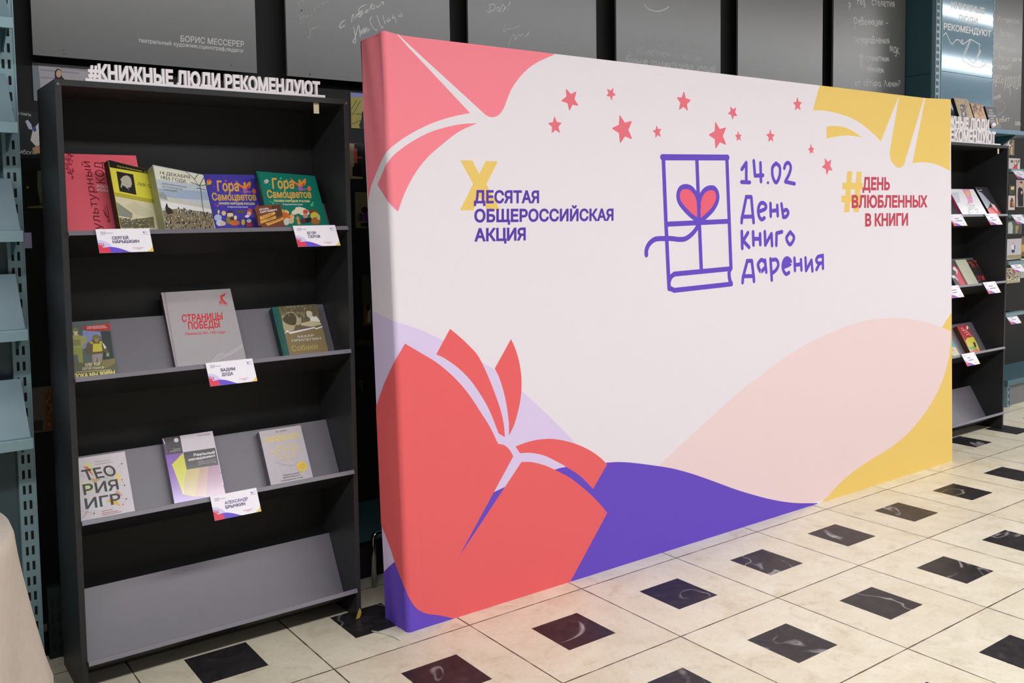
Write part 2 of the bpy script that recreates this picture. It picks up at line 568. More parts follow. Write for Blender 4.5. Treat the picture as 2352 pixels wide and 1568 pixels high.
ART={
'banner':[["p","#fc8b99",[[480,20624,1],[7520,20624,1],[7345,20504,1],[6439,20100],[5823,19673],[5330,19145],[5081,18733],[4891,18351],[4650,18083],[4362,17985],[4110,18031],[3947,18137,1]],0],["p","#fc8b99",[[440,20624,1],[3393,18083,1],[2604,17906],[1859,17670],[1181,17376],[617,17071],[135,16754],[-366,16387],[-866,15936],[-1285,15469],[-1542,14965,1],[-1592,20624,1]],0],["p","#fc8b99",[[3680,17736,1],[3077,17684],[2376,17539],[1636,17308],[910,16953],[347,16589],[-9,16280],[-809,15540,1],[311,14598,1],[440,14909],[713,15430],[1117,16002],[1599,16495],[2245,16979],[2902,17407]],0],["p","#e0d0f2",[[-1611,11131,1],[-958,11022],[-106,10886],[853,10567],[1868,10076],[2813,9553],[3569,9081],[4067,8769],[5288,7812],[6021,7181],[6803,6454],[7731,5534],[9145,3957,1],[9000,200,1],[-1592,200,1]],0],["P","#efcd73",[35922,8600,35922,0,23500,0,24045,202,30894,4845],0],["p","#f0d8d9",[[12376,3792,1],[14582,4891],[17360,6198],[18928,6814],[20771,7502],[22812,8078],[24730,8461],[27107,8764],[29110,8784],[30944,8653],[33000,8305],[34573,7908],[35798,7546,1],[35840,7048,1],[35592,6034],[34987,4906],[34099,3984],[32944,3118],[31405,2334],[29787,1823],[27725,1415],[26119,1035],[24922,605],[23929,118,1],[22305,121,1],[17224,1384,1],[13240,3371,1]],1],["p","#6c50c8",[[-1673,1634,1],[-732,2312,1],[3855,4260,1],[4351,4360,1],[6723,4592,1],[7323,4600],[9401,4414],[10492,4243],[12009,3855],[13244,3492],[14524,3010],[15853,2439],[17237,1833],[18681,1266],[19679,908],[20707,587],[21766,317],[23247,26,1],[23200,0,1],[0,0,1],[-1592,0,1]],2],["p","#ee686b",[[366,10087,1],[966,9711],[1621,9285],[2286,8711],[2856,8066],[3379,7297],[3777,6673],[4094,6030,1],[4408,5908],[4633,5679],[4771,5439,1],[2214,2208,1],[5141,5164,1],[5628,5075],[6236,4848],[6728,4588],[6723,4592],[7506,4115],[8362,3408],[9002,2774],[9368,2349,1],[7325,0,1],[1900,0,1],[1310,276],[802,476],[488,683],[270,925],[61,1304],[-103,1648],[-583,2152],[-1020,2803],[-1637,3464,1],[-1602,7683,1],[-891,8652,1],[-72,9528,1]],3],["p","#ee686b",[[2204,10447,1],[1593,9595,1],[1943,9410],[2463,9036],[2987,8515],[3459,7850],[3801,7239],[4139,6405,1],[4421,6219,1],[4385,6728],[4263,7271],[4031,7920],[3721,8665],[3357,9360],[2934,9818],[2567,10151]],3],["p","#ee686b",[[4851,9846,1],[4070,8825,1],[4256,8463],[4435,7917],[4556,7328],[4619,6742],[4610,6252,1],[4881,6656],[5115,7253],[5246,7817],[5270,8395],[5187,8984],[5030,9480]],3],["p","#ee686b",[[4887,5793,1],[5090,5508,1],[5642,5427],[6251,5218],[6867,4875],[7305,4599],[8005,4108],[8650,3474,1],[9435,4341,1],[9036,4706],[8443,5114],[7665,5493],[6776,5783],[6030,5883],[5418,5870]],3],["p","#efcd73",[[23920,20624,1],[23846,20523,1],[23291,19310,1],[24341,19335],[25567,19232],[26745,19020],[27782,18642],[28487,18315],[28997,18026,1],[30651,20397,1],[30717,20401,1],[29795,17430,1],[29930,17068],[30300,16788],[30723,16702],[31106,16832],[31253,17048,1],[33157,20532,1],[33287,20540,1],[31959,16969,1],[33018,17048],[34134,16981],[35067,16808],[35807,16627,1],[35922,20624,1]],0],["p","#efcd73",[[24365,18584,1],[25141,18645],[25973,18585],[26649,18415],[27318,18166,1],[26559,18211],[25797,18195],[25049,18111],[24353,17991,1]],0],["P","#ec7886",[7858,19218,7869,19246,7898,19239,8102,19070,8348,19171,8378,19169,8380,19139,8281,18888,8448,18679,8455,18650,8427,18639,8168,18663,8033,18444,8009,18428,7990,18450,7917,18704,7653,18765,7629,18784,7646,18810,7874,18953],1],["P","#ec7886",[9989,19380,9989,19398,10007,19400,10166,19343,10302,19443,10319,19446,10325,19429,10306,19279,10437,19202,10448,19187,10434,19175,10275,19128,10231,18964,10219,18950,10203,18961,10124,19107,9968,19112,9952,19119,9957,19136,10055,19244],1],["P","#ec7886",[7238,18147,7255,18163,7273,18149,7363,17962,7564,17953,7585,17943,7577,17922,7436,17778,7497,17583,7494,17560,7471,17561,7288,17654,7121,17538,7099,17534,7092,17556,7121,17756,6957,17877,6946,17897,6965,17911,7169,17948],1],["P","#ec7886",[10616,18356,10637,18390,10672,18373,10898,18110,11244,18191,11283,18183,11279,18142,11092,17830,11269,17511,11272,17471,11232,17464,10889,17556,10654,17298,10617,17282,10598,17317,10563,17671,10229,17819,10202,17850,10230,17880,10569,18009],1],["P","#ec7886",[12677,18063,12689,18077,12704,18067,12788,17935,12943,17953,12960,17947,12956,17930,12860,17799,12927,17647,12927,17628,12908,17627,12754,17686,12630,17584,12612,17579,12606,17596,12614,17753,12477,17831,12466,17846,12480,17858,12637,17905],1],["P","#ec7886",[14350,19573,14374,19592,14395,19571,14487,19317,14754,19269,14779,19252,14764,19226,14550,19074,14590,18825,14583,18797,14554,18801,14332,18940,14092,18811,14062,18810,14057,18840,14136,19097,13950,19283,13939,19311,13966,19325,14231,19335],1],["P","#ec7886",[17313,19120,17319,19140,17340,19136,17499,19025,17681,19107,17703,19107,17705,19085,17636,18904,17763,18763,17770,18742,17750,18734,17558,18736,17465,18569,17447,18556,17433,18572,17372,18757,17175,18797,17157,18811,17169,18830,17332,18935],1],["P","#ec7886",[16298,18365,16320,18401,16357,18383,16592,18107,16949,18190,16990,18181,16985,18140,16792,17814,16974,17481,16976,17439,16935,17432,16582,17530,16340,17265,16302,17249,16282,17285,16250,17648,15911,17796,15883,17827,15912,17858,16255,17999],1],["P","#ec7886",[17789,18063,17800,18076,17814,18066,17883,17926,18024,17911,18038,17904,18032,17889,17940,17798,17989,17673,17987,17657,17971,17656,17840,17715,17725,17632,17710,17629,17705,17644,17721,17779,17605,17855,17596,17869,17609,17878,17748,17915],1],["P","#ec7886",[20041,18223,20056,18239,20073,18225,20154,18046,20338,18021,20355,18011,20346,17992,20217,17881,20266,17715,20263,17695,20243,17696,20086,17777,19942,17675,19922,17671,19916,17690,19937,17871,19785,17985,19775,18004,19793,18016,19978,18044],1],["P","#ec7886",[22081,19838,22098,19854,22116,19839,22202,19651,22403,19639,22423,19628,22415,19607,22271,19470,22330,19283,22327,19261,22304,19261,22118,19350,21942,19235,21919,19232,21913,19254,21952,19446,21794,19557,21782,19577,21801,19591,22006,19635],1],["P","#ec7886",[23074,17683,23087,17698,23103,17687,23182,17520,23339,17489,23353,17480,23346,17465,23246,17382,23298,17262,23298,17245,23281,17244,23140,17299,23022,17210,23007,17206,23001,17221,23008,17356,22873,17420,22862,17434,22875,17446,23032,17506],1],["P","#ec7886",[24177,17002,24187,17030,24216,17023,24429,16860,24683,16964,24714,16962,24715,16932,24612,16684,24779,16479,24787,16450,24759,16439,24497,16455,24360,16227,24335,16211,24315,16234,24246,16497,23985,16570,23962,16590,23979,16614,24200,16747],1],["P","#efcd73",[2899,16398,3410,16403,3697,15923,3999,16394,4507,16399,4498,16331,3985,15559,4564,14625,3987,14626,3683,15105,3373,14627,2835,14626,2837,14670,3415,15567],1],["P","#efcd73",[26016,16422,26458,16420,26173,14378,25725,14382],1],["P","#efcd73",[26828,16426,27279,16424,26982,14377,26515,14381],2],["P","#efcd73",[25619,15858,27365,15862,27290,15531,25595,15529],3],["P","#efcd73",[25514,15210,27284,15205,27261,14869,25507,14872],4],["t","#5f43ac","ДЕСЯТАЯ",[3411,14892,2968,0,19,437],5,0.038],["t","#5f43ac","ОБЩЕРОССИЙСКАЯ",[3403,14208,6737,-26,20,446],5,0.038],["t","#5f43ac","АКЦИЯ",[3373,13522,2318,-16,19,441],5,0.038],["t","#c44f60","ДЕНЬ",[27316,15521,2480,16,28,610],5,0.045],["t","#c44f60","ВЛЮБЛЕННЫХ",[26374,14619,7042,-1,19,594],5,0.045],["t","#c44f60","В КНИГИ",[27521,13666,3978,-17,10,609],5,0.045],["p","#f06a7e",[[15131,14086,1],[14663,14325],[14240,14628],[13956,14918],[13892,15215],[14034,15462],[14331,15558],[14687,15488],[14990,15210],[15106,14917],[15149,14657,1]],1],["p","#f06a7e",[[15181,14068,1],[15660,14341],[16055,14618],[16325,14960],[16347,15267],[16178,15477],[15901,15519],[15591,15429],[15337,15211],[15207,14917],[15174,14657,1]],1],["s","#6c50c8",[[13047,16778,1],[13108,14164,1],[13199,11521],[13251,11284],[13518,11158,1],[17157,11232,1]],2,215],["s","#6c50c8",[[12988,16776,1],[17072,16873,1]],2.05,260],["s","#6c50c8",[[17020,16907,1],[17157,11942,1],[17038,11790],[17032,11566],[17080,11384],[17170,11231,1]],2.1,215],["s","#6c50c8",[[15084,16811,1],[15155,14051,1],[15218,11983,1]],2.15,215],["s","#6c50c8",[[13101,13975,1],[17103,14046,1]],2.2,215],["s","#6c50c8",[[17109,11922,1],[13541,11852,1],[13326,11727],[13199,11521]],2.25,215],["s","#6c50c8",[[15141,14008],[14957,13751],[14637,13499],[14260,13336],[13892,13315],[13410,13365],[12992,13375],[12463,13359],[12108,13181],[11939,12937],[11920,12722]],2.3,215],["s","#6c50c8",[[15156,14073],[14662,14316],[14239,14619],[13944,14918],[13880,15215],[14022,15470],[14331,15566],[14699,15497],[15003,15219],[15132,14917],[15174,14657]],2.35,215],["s","#6c50c8",[[15187,14051],[15673,14328],[16068,14609],[16338,14960],[16360,15267],[16191,15486],[15901,15527],[15579,15438],[15318,15220],[15182,14917]],2.4,215],["s","#6c50c8",[[18013,16374],[18330,16673,1],[18307,15862]],2.45,186],["s","#6c50c8",[[17977,15799],[18547,15788]],2.5,186],["s","#6c50c8",[[18852,16767],[18918,16097,1],[19491,16124]],2.55,186],["s","#6c50c8",[[19321,16687],[19334,15838]],2.6,186],["s","#6c50c8",[[20442,16700],[20708,16520],[20676,16100],[20420,15804],[20186,16070],[20175,16486],[20442,16700]],2.65,186],["s","#6c50c8",[[21040,16480],[21156,16679],[21381,16736],[21527,16537],[21407,16229],[21099,15849,1],[21795,15762]],2.7,186],["s","#6c50c8",[[17988,14238,1],[18287,15130,1],[18634,15131,1],[18728,14239,1],[17988,14238,1]],2.75,186],["s","#6c50c8",[[17974,14238],[17933,13977]],2.8,186],["s","#6c50c8",[[18742,14239],[18763,13965]],2.85,186],["s","#6c50c8",[[19206,14472,1],[19608,14589],[19648,14750],[19457,14857],[19243,14811],[19109,14569],[19144,14271],[19324,14099],[19539,14166]],2.9,186],["s","#6c50c8",[[19988,14828],[19995,14239]],2.95,186],["s","#6c50c8",[[20481,14738],[20505,14257]],3.0,186],["s","#6c50c8",[[19979,14485],[20497,14514]],3.05,186],["s","#6c50c8",[[20791,14807],[20909,14183]],3.1,186],["s","#6c50c8",[[20856,14441],[21141,14533],[21287,14391],[21134,14213],[20909,14183]],3.15,186],["s","#6c50c8",[[17935,13570],[17948,12814]],3.2,186],["s","#6c50c8",[[18360,13507],[18013,13152,1],[18419,12845]],3.25,186],["s","#6c50c8",[[18716,13536],[18728,12941]],3.3,186],["s","#6c50c8",[[19207,13434],[19208,12946]],3.35,186],["s","#6c50c8",[[18722,13216],[19215,13213]],3.4,186],["s","#6c50c8",[[19544,13528],[19564,12917,1],[20025,13426,1],[20054,12875]],3.45,186],["s","#6c50c8",[[20361,12881],[20397,13441,1],[20804,13503]],3.5,186],["s","#6c50c8",[[21416,13481],[21697,13199],[21387,12884],[21124,13189],[21416,13481]],3.55,186],["s","#6c50c8",[[17982,11542,1],[18277,12226,1],[18590,12223,1],[18697,11517,1],[17982,11542,1]],3.6,186],["s","#6c50c8",[[17968,11543],[17926,11259]],3.65,186],["s","#6c50c8",[[18704,11521],[18719,11276]],3.7,186],["s","#6c50c8",[[19508,12141],[19260,12234],[19028,12022],[19211,11700],[19501,11863]],3.75,186],["s","#6c50c8",[[19524,12210],[19603,11659]],3.8,186],["s","#6c50c8",[[19929,12255],[19991,11267]],3.85,186],["s","#6c50c8",[[19942,12194],[20344,12202],[20485,11961],[20317,11724],[19977,11562]],3.9,186],["s","#6c50c8",[[20927,11839,1],[21364,11949],[21398,12114],[21198,12240],[20973,12197],[20817,11948],[20863,11672],[21053,11497],[21279,11558]],3.95,186],["s","#6c50c8",[[21704,12221],[21728,11633]],4.0,186],["s","#6c50c8",[[22200,12131],[22227,11639]],4.05,186],["s","#6c50c8",[[21704,11901],[22218,11914]],4.1,186],["s","#6c50c8",[[22550,12205],[22583,11594,1],[23017,12075,1],[23085,11552]],4.15,186],["s","#6c50c8",[[23923,12286],[23925,11647]],4.2,186],["s","#6c50c8",[[23898,12263],[23544,12226],[23397,12061],[23569,11907],[23891,11919]],4.25,186],["s","#6c50c8",[[23673,11903],[23403,11606]],4.3,186],["e","#6c50c8",[19832,15788,86,1,-2,-74],2,10]],
'red_book':[["x",["#b23a48","#a83443"],[396,3372,648,3381,621,3182,586,2427,388,2396,360,3006],None,44,[35,1,6,45],3],["t","#7d1e2a","культурный",[1120,321,-3,2748,-250,20],None,0.0],["t","#7d1e2a","КОД",[1461,2258,42,808,-260,16],None,0.0],["t","#f3e4e4","РОССИЯ",[1198,2107,573,-62,10,100],None,0.03],["t","#f3e4e4","РУКОЙ",[1197,1974,488,-50,8,86],None,0.03],["s","#6b1420",[[1397,1015],[1397,1165],[1388,1461]],None,17],["s","#6b1420",[[1379,996],[1343,1152],[1315,1385]],None,17],["s","#6b1420",[[1366,980],[1308,1112],[1268,1289]],None,17],["s","#6b1420",[[1364,967],[1310,1052],[1274,1166]],None,17],["s","#6b1420",[[1373,953],[1352,1008],[1302,1071]],None,17],["e","#8a2432",[1351,880,31,0,-9,-59],None,8],["e","#e04a5c",[1351,880,18,0,-6,-41],None,8],["e","#8a2432",[1384,880,31,0,-9,-59],None,8],["e","#e04a5c",[1384,880,18,0,-6,-41],None,8]],
'yellow_book':[["P","#22211f",[-5,2691,1737,2715,1727,2523,-21,2371]],["P","#e2d84a",[-21,2371,1727,2523,1690,1509,-69,1436]],["s","#22211f",[[-69,1436,1],[1688,1500,1]],None,16],["s","#22211f",[[-69,1389,1],[1678,1450,1]],None,16],["s","#22211f",[[-67,1341,1],[1668,1399,1]],None,16],["P","#ddd3b0",[-62,1315,1663,1376,1522,14,-108,-283]],["P","#2a2927",[213,2283,812,2317,785,1546,197,1540]],["p","#b9b6a4",[[301,2006],[432,2150],[575,2214],[684,2158],[699,2021],[693,1922],[614,1777],[517,1754],[554,1666],[462,1741],[341,1794],[299,1701],[263,1720],[321,1900]]],["t","#d8d048","Ольга Калашникова - Елизавета",[266,2464,1434,66,25,68],None,0.0],["t","#2a2a20","ЛИК СЕВЕРА",[895,1929,946,44,18,123],None,0.0],["P","#8f9183",[-33,1133,502,819,465,622,-73,616]],["P","#cfc8a8",[337,1054,661,1249,959,1136,1241,1059,1212,776,627,791]],["P","#6f6c50",[-33,558,428,560,1252,840,1223,422,-65,169]],["x",["#3f3d2c","#8a866a","#cdc7ad","#565238"],[-14,522,1269,788,1217,393,-56,144],None,102,[34,7,4,20],5]],
'pale_blue_book':[["P","#e6e6d2",[32,2507,1821,2545,1846,2133,16,2005]],["P","#a7b7cc",[-11,1662,1851,1897,1859,1546,-10,1326]],["P","#cfcdbf",[7,1413,1842,1339,1873,967,10,1024]],["P","#e9e9e6",[-5,1216,1867,1198,1879,997,-7,938]],["P","#8a7f66",[-15,827,586,1011,1878,1054,1796,438,-34,160]],["x",["#3b352a","#5b5140","#a89c80","#2d2a26","#d3c6a8","#7a6a4a"],[-8,663,1859,907,1754,262,-47,4],None,255,[25,4,8,41],7],["x",["#2d2b2a","#4a4640","#dcdad5"],[570,1064,1804,1042,1782,880,523,832],None,102,[18,3,9,46],8],["P","#3a332c",[133,990,221,1172,241,1008,360,945,386,810,158,717,119,849]],["P","#9aa0a0",[-3,1495,164,1554,272,1433,265,1264,12,1302]],["s","#3a332c",[[1539,798],[1534,1228],[1611,1970],[1564,2078],[1432,2317],[1318,2442],[1169,2529]],None,22],["s","#3a332c",[[1564,2078],[1756,2115],[1919,2206]],None,22],["s","#3a332c",[[1455,2292],[1612,2502],[1685,2576]],None,22],["s","#3a332c",[[1564,2078],[1445,2114],[1283,2141]],None,22],["s","#3a332c",[[1611,1970],[1464,1942]],None,22],["s","#3a332c",[[1619,1942],[1805,1948]],None,22],["s","#3a332c",[[1590,2069],[1737,2289],[1861,2463]],None,22],["t","#2b2724","14 ДЕКАБРЯ",[197,2241,1085,32,19,124],None,0.0],["t","#2b2724","1825 ГОДА",[197,2064,900,11,20,130],None,0.0],["t","#7f8079","дневники,письма,",[175,1852,916,33,15,80],None,-0.005],["t","#7f8079","воспоминания",[180,1740,709,29,14,73],None,-0.005],["t","#7f8079","очевидцев",[179,1627,496,22,14,73],None,-0.005]],
'purple_book':[["t","#e3b04d","Гора",[341,2016,754,5,47,403],None,0.03],["t","#e3b04d","Самоцветов",[91,1643,1544,-1,25,294],None,0.03],["t","#f2e6a0","СКАЗКИ НАРОДОВ РОССИИ",[275,1485,1251,-25,10,82],None,0.03],["t","#eeeeea","В пересказе Егора Серова",[563,1356,685,-9,6,61],None,0.01],["P","#ee9a40",[1062,2460,1119,2350,1232,2232,1298,2220,1303,2352,1381,2393,1401,2327,1370,2234,1465,2354,1575,2435,1580,2329,1518,2169,1388,2102,1298,2114,1169,2153,1079,2270]],["P","#e4483f",[1122,2257,1252,2166,1250,2101,1146,2152]],["P","#e4483f",[1364,2154,1489,2248,1512,2195,1413,2110]],["P","#b06ab0",[1244,2127,1344,2115,1414,2010,1576,2011,1495,1957,1354,1944,1254,1904,1224,1982]],["e","#ec7a4a",[1623,2011,67,13,-7,-109],None,10],["e","#e0506c",[893,2360,32,0,-7,-33],None,8],["e","#e0506c",[701,2418,41,1,-9,-43],None,8],["e","#e0506c",[235,1426,35,0,-7,-37],None,8],["e","#e0506c",[170,1485,24,0,-5,-25],None,8],["e","#e0506c",[373,1400,20,0,-4,-21],None,8],["e","#e0506c",[1569,1342,55,0,-12,-56],None,8],["e","#e0506c",[1624,1433,37,0,-8,-38],None,8],["e","#e0506c",[1156,1982,21,0,-4,-21],None,8],["e","#e0506c",[585,1953,20,0,-4,-21],None,8],["e","#e0506c",[261,2170,18,0,-4,-19],None,8],["e","#e6a23c",[122,2363,89,1,-23,-117],None,8],["e","#d9534a",[137,2441,66,1,-9,-47],None,8],["e","#6f9f4a",[14,2258,44,0,-11,-57],None,8],["e","#b7c9e8",[142,959,131,-2,-27,-138],None,9],["e","#e8c79a",[374,1133,77,-1,-19,-96],None,9],["e","#cdd8ee",[167,758,131,-2,-25,-125],None,9],["e","#e9c0a8",[271,731,98,-2,-18,-87],None,9],["e","#f0d8a8",[579,1055,111,-1,-23,-114],None,9],["e","#3a2c28",[606,1182,100,-1,-9,-46],None,9],["e","#8f8a3a",[494,854,99,-2,-31,-151],None,9],["e","#5a3a2a",[620,928,89,-1,-16,-76],None,9],["e","#f0f0c0",[736,951,54,-1,-19,-91],None,9],["e","#dc7440",[672,750,178,-3,-24,-113],None,9],["e","#6d5a3a",[963,1179,169,-2,-12,-56],None,9],["e","#e05050",[1286,1201,91,-1,-23,-108],None,9],["e","#f0b8a0",[1241,1099,77,-1,-20,-92],None,9],["e","#eeeef4",[1151,997,82,-1,-12,-56],None,9],["e","#e2c84a",[967,770,67,-1,-27,-126],None,9],["e","#c94650",[1170,665,124,-2,-19,-89],None,9],["e","#e8e8ee",[1181,817,91,-1,-16,-76],None,9],["e","#e8d8a0",[209,1186,35,0,-16,-81],None,9]],
'green_book':[["s","#075144",[[60,2450,1],[-21,855,1]],None,20],["s","#075144",[[26,2461,1],[-45,956,1]],None,20],["t","#e3b04d","Гора",[457,1860,849,62,62,416],None,0.03],["t","#e3b04d","Самоцветов",[168,1460,1739,113,35,303],None,0.03],["t","#f2e6a0","СКАЗКИ НАРОДОВ РОССИИ",[370,1311,1409,66,13,84],None,0.03],["t","#eeeeea","В пересказе Егора Серова",[691,1200,772,40,8,63],None,0.01],["P","#ee9a40",[1278,2371,1340,2262,1465,2150,1539,2143,1548,2279,1637,2327,1659,2261,1621,2163,1732,2294,1859,2386,1862,2277,1787,2107,1638,2028,1537,2034,1392,2064,1293,2178]],["P","#e4483f",[1342,2168,1486,2084,1482,2016,1366,2062]],["P","#e4483f",[1613,2080,1756,2187,1781,2134,1667,2038]],["P","#b06ab0",[1476,2043,1590,2038,1666,1935,1850,1949,1757,1888,1596,1863,1482,1814,1451,1893]],["e","#ec7a4a",[1903,1953,77,19,-10,-113],None,10],["e","#4fc878",[1085,2255,36,3,-9,-35],None,8],["e","#4fc878",[871,2300,46,4,-11,-44],None,8],["e","#4fc878",[324,1249,39,2,-9,-38],None,8],["e","#4fc878",[252,1304,27,2,-6,-26],None,8],["e","#4fc878",[478,1232,22,1,-5,-21],None,8],["e","#4fc878",[1826,1259,63,4,-15,-59],None,8],["e","#4fc878",[1890,1357,42,3,-10,-39],None,8],["e","#4fc878",[1373,1887,23,2,-6,-22],None,8],["e","#4fc878",[729,1814,23,2,-5,-22],None,8],["e","#4fc878",[371,2012,20,2,-5,-19],None,8],["e","#f0f0f0",[275,2124,94,58,22,-72],None,8],["e","#e8a090",[223,2054,44,27,10,-31],None,8],["s","#222222",[[238,2174,1],[263,2070,1]],None,22],["s","#222222",[[291,2191,1],[319,2101,1]],None,22],["s","#222222",[[189,2117,1],[218,2035,1]],None,22],["e","#f0cf5a",[557,950,112,6,-19,-79],None,9],["e","#e8c090",[758,922,83,-54,-51,-66],None,9],["e","#e0762e",[638,734,180,-67,-94,-162],None,9],["e","#e8e0d8",[661,529,105,-39,-87,-149],None,9],["e","#f0e8c8",[1371,981,262,-95,-91,-153],None,9],["e","#f0e8c8",[1110,941,183,73,10,-98],None,9],["e","#e6a860",[912,748,88,4,-26,-105],None,9],["e","#f0c0a0",[937,697,63,3,-18,-74],None,9],["e","#d8c890",[842,563,112,5,-29,-118],None,9],["e","#c89860",[1119,680,66,3,-23,-90],None,9],["e","#c89860",[1130,524,76,3,-27,-105],None,9],["e","#d8563a",[1493,961,103,5,-24,-94],None,9],["e","#c89890",[1452,801,103,5,-27,-107],None,9],["e","#2a2422",[1480,618,200,50,-5,-98],None,9],["e","#5a3a3a",[1295,583,127,6,-27,-106],None,9],["e","#8a4a2a",[1807,991,191,-7,-26,-76],None,9],["e","#e2c84a",[1813,819,170,8,-42,-161],None,9],["e","#a8713a",[1809,607,196,9,-42,-160],None,9],["e","#c8c880",[1956,773,76,23,-1,-128],None,9]],
'small_brown_book':[["P","#7a4630",[-37,943,855,1035,770,169,-134,189]],["P","#55392c",[489,952,807,1009,807,576,548,504]],["t","#f0ece8","ИГОРЬ",[38,770,330,55,10,66],None,0.03],["t","#f0ece8","СЕРГЕЕВИЧ",[34,668,622,107,8,66],None,0.03],["P","#e0a850",[-13,538,565,728,565,631,-10,399]],["P","#e0a850",[-26,374,562,567,551,465,-29,262]],["P","#e0a850",[131,271,804,512,799,410,201,181]],["t","#3c2410","Россию",[63,473,382,134,4,68],None,0.0],["t","#3c2410","надо",[206,383,254,84,7,71],None,0.0],["t","#3c2410","служить!",[241,256,499,181,6,75],None,0.0]],
'soldier_book':[["P","#5d6a6a",[212,2263,1376,2240,1346,1558,118,1555]],["P","#8d94c6",[549,1962,1046,1865,1066,1711,803,1661,571,1360,461,1322]],["P","#3c4442",[1071,1888,1359,1862,1303,413,885,463,1073,1459]],["P","#6a6a4c",[70,875,1356,903,1306,363,7,400]],["P","#c23434",[513,2086,1367,2137,1370,1891,692,1928,597,2008]],["t","#f4e6e0","ВОЙНА И МИР,ЖИЗНЬ И СМЕРТЬ -",[698,2049,556,-12,5,37],None,0.02],["t","#f4e6e0","ВСЁ ПЕРЕПЛЕЛОСЬ",[690,1994,587,-18,5,35],None,0.02],["P","#a8ab62",[236,1816,349,1880,442,1796,622,1729,619,1554,505,1491,468,1371,181,1401]],["P","#8a8a5a",[227,1668,442,1647,426,1449,209,1459]],["P","#9aa04c",[181,1401,468,1371,434,1128,418,860,296,874,291,1143,149,1159]],["P","#7f8450",[261,2038,333,2077,413,2050,434,1922,251,1927]],["P","#e8c8a0",[274,1949,409,1937,370,1803,297,1810]],["P","#6a5e44",[612,1505,792,1587,1003,1566,1150,1401,1216,1118,1141,1051,1058,1210,1015,1065,702,1099,620,1108,503,1170]],["P","#d8cc4a",[787,1475,1029,1451,1023,1189,737,1194]],["P","#c0b848",[695,1572,786,1538,786,1463,714,1482]],["P","#c0b848",[978,1544,1062,1535,1039,1450,976,1456]],["P","#7c7a48",[803,1737,927,1788,1035,1714,1017,1590,796,1612]],["P","#b88a60",[843,1645,980,1631,941,1510,866,1510]],["P","#a89890",[704,1111,1022,1114,957,811,853,823,837,1010,791,830,687,842]],["P","#e8e8ea",[1059,1510,1157,1300,1097,1256,1065,1409]],["P","#8fae80",[1128,1102,1205,1119,1197,995,1111,992]],["P","#8e8454",[945,874,1358,915,1330,732,1031,593,924,729]],["t","#efe6b8","ОЛЕГ РОЙ",[452,729,439,-9,8,102],None,0.03],["t","#efe6b8","СЕРГЕЙ ЛОБАНОВ",[354,619,632,-16,4,77],None,0.02],["s","#d8cf9c",[[173,568,1],[1174,547,1]],None,20],["t","#f4e88a","ПОКА МЫ ЖИВЫ",[88,367,1187,1,11,143],None,0.04]],
'grey_book':[["s","#86807f",[[114,3060,1],[55,352,1]],None,15],["s","#86807f",[[86,3075,1],[21,356,1]],None,15],["t","#d8383c","СТРАНИЦЫ",[483,1933,1374,-20,32,256],None,0.035],["t","#d8383c","ПОБЕДЫ",[645,1645,1065,-15,19,256],None,0.035],["t","#d8383c","Ленинка в 1941–1945 годах",[492,1435,1364,-48,6,111],None,0.015],["t","#d8383c","80",[1854,2496,153,5,12,133],None,0.02],["P","#d8383c",[1972,3010,1947,2808,2032,2853,2166,2912,2097,2798,1994,2738,2033,2634,2138,2475,2018,2483,2012,2602,1929,2641,1934,2742]],["t","#d86a68","ПОБЕДА!",[1852,2412,287,-5,13,66],None,0.0],["s","#d8d4d4",[[1200,395],[1368,582],[1502,663],[1621,666]],None,20],["s","#d8d4d4",[[1289,400],[1437,559],[1565,608],[1680,596],[2043,767],[2313,901]],None,20],["s","#d8d4d4",[[1377,406],[1517,518],[1668,533],[2027,687],[2315,836]],None,20]],
'green_spine_book':[["P","#8d7a52",[238,2209,1713,2208,1681,54,224,77]],["P","#6e6448",[238,2209,1713,2208,1723,1304,1408,1274,434,1207,231,1198]],["x",["#554c36","#8a8060","#a09678","#473f2e"],[263,2201,1696,2195,1714,1711,977,1656,284,1828],None,119,[19,-1,12,53],11],["p","#b8ac88",[[284,1828],[502,1953],[742,1934],[842,1782],[977,1656],[868,1437],[701,1423],[575,1236],[253,1238]]],["p","#54492f",[[284,1715],[489,1897],[709,1908],[809,1757],[708,1451],[469,1472],[311,1599]]],["e","#d8cdb0",[1385,1854,170,-14,-49,-199],None,10],["p","#6b5f42",[[1237,1953],[1384,2072],[1573,2043],[1577,1838],[1459,1703],[1427,1909]]],["P","#f0ece0",[1316,1686,1573,1708,1664,1512,1511,1352,1273,1401]],["P","#cdbf9c",[909,1491,1308,1542,1629,1486,1683,1365,1279,1315,915,1404]],["P","#f0eef0",[240,1183,368,1270,414,1181,1400,1298,1441,1243,1727,1318,1715,1270,1429,1192,1387,1248,424,1110,363,1194,239,1155]],["t","#f0ece4","ЗАХАР",[651,931,630,4,7,86],None,0.0],["t","#f0ece4","ПРИЛЕПИН",[417,797,1098,-4,10,88],None,0.0],["t","#c8b85a","Собаки",[334,450,964,5,35,204],None,-0.01],["s","#0a3a34",[[73,1959,1],[50,370,1]],None,15]],
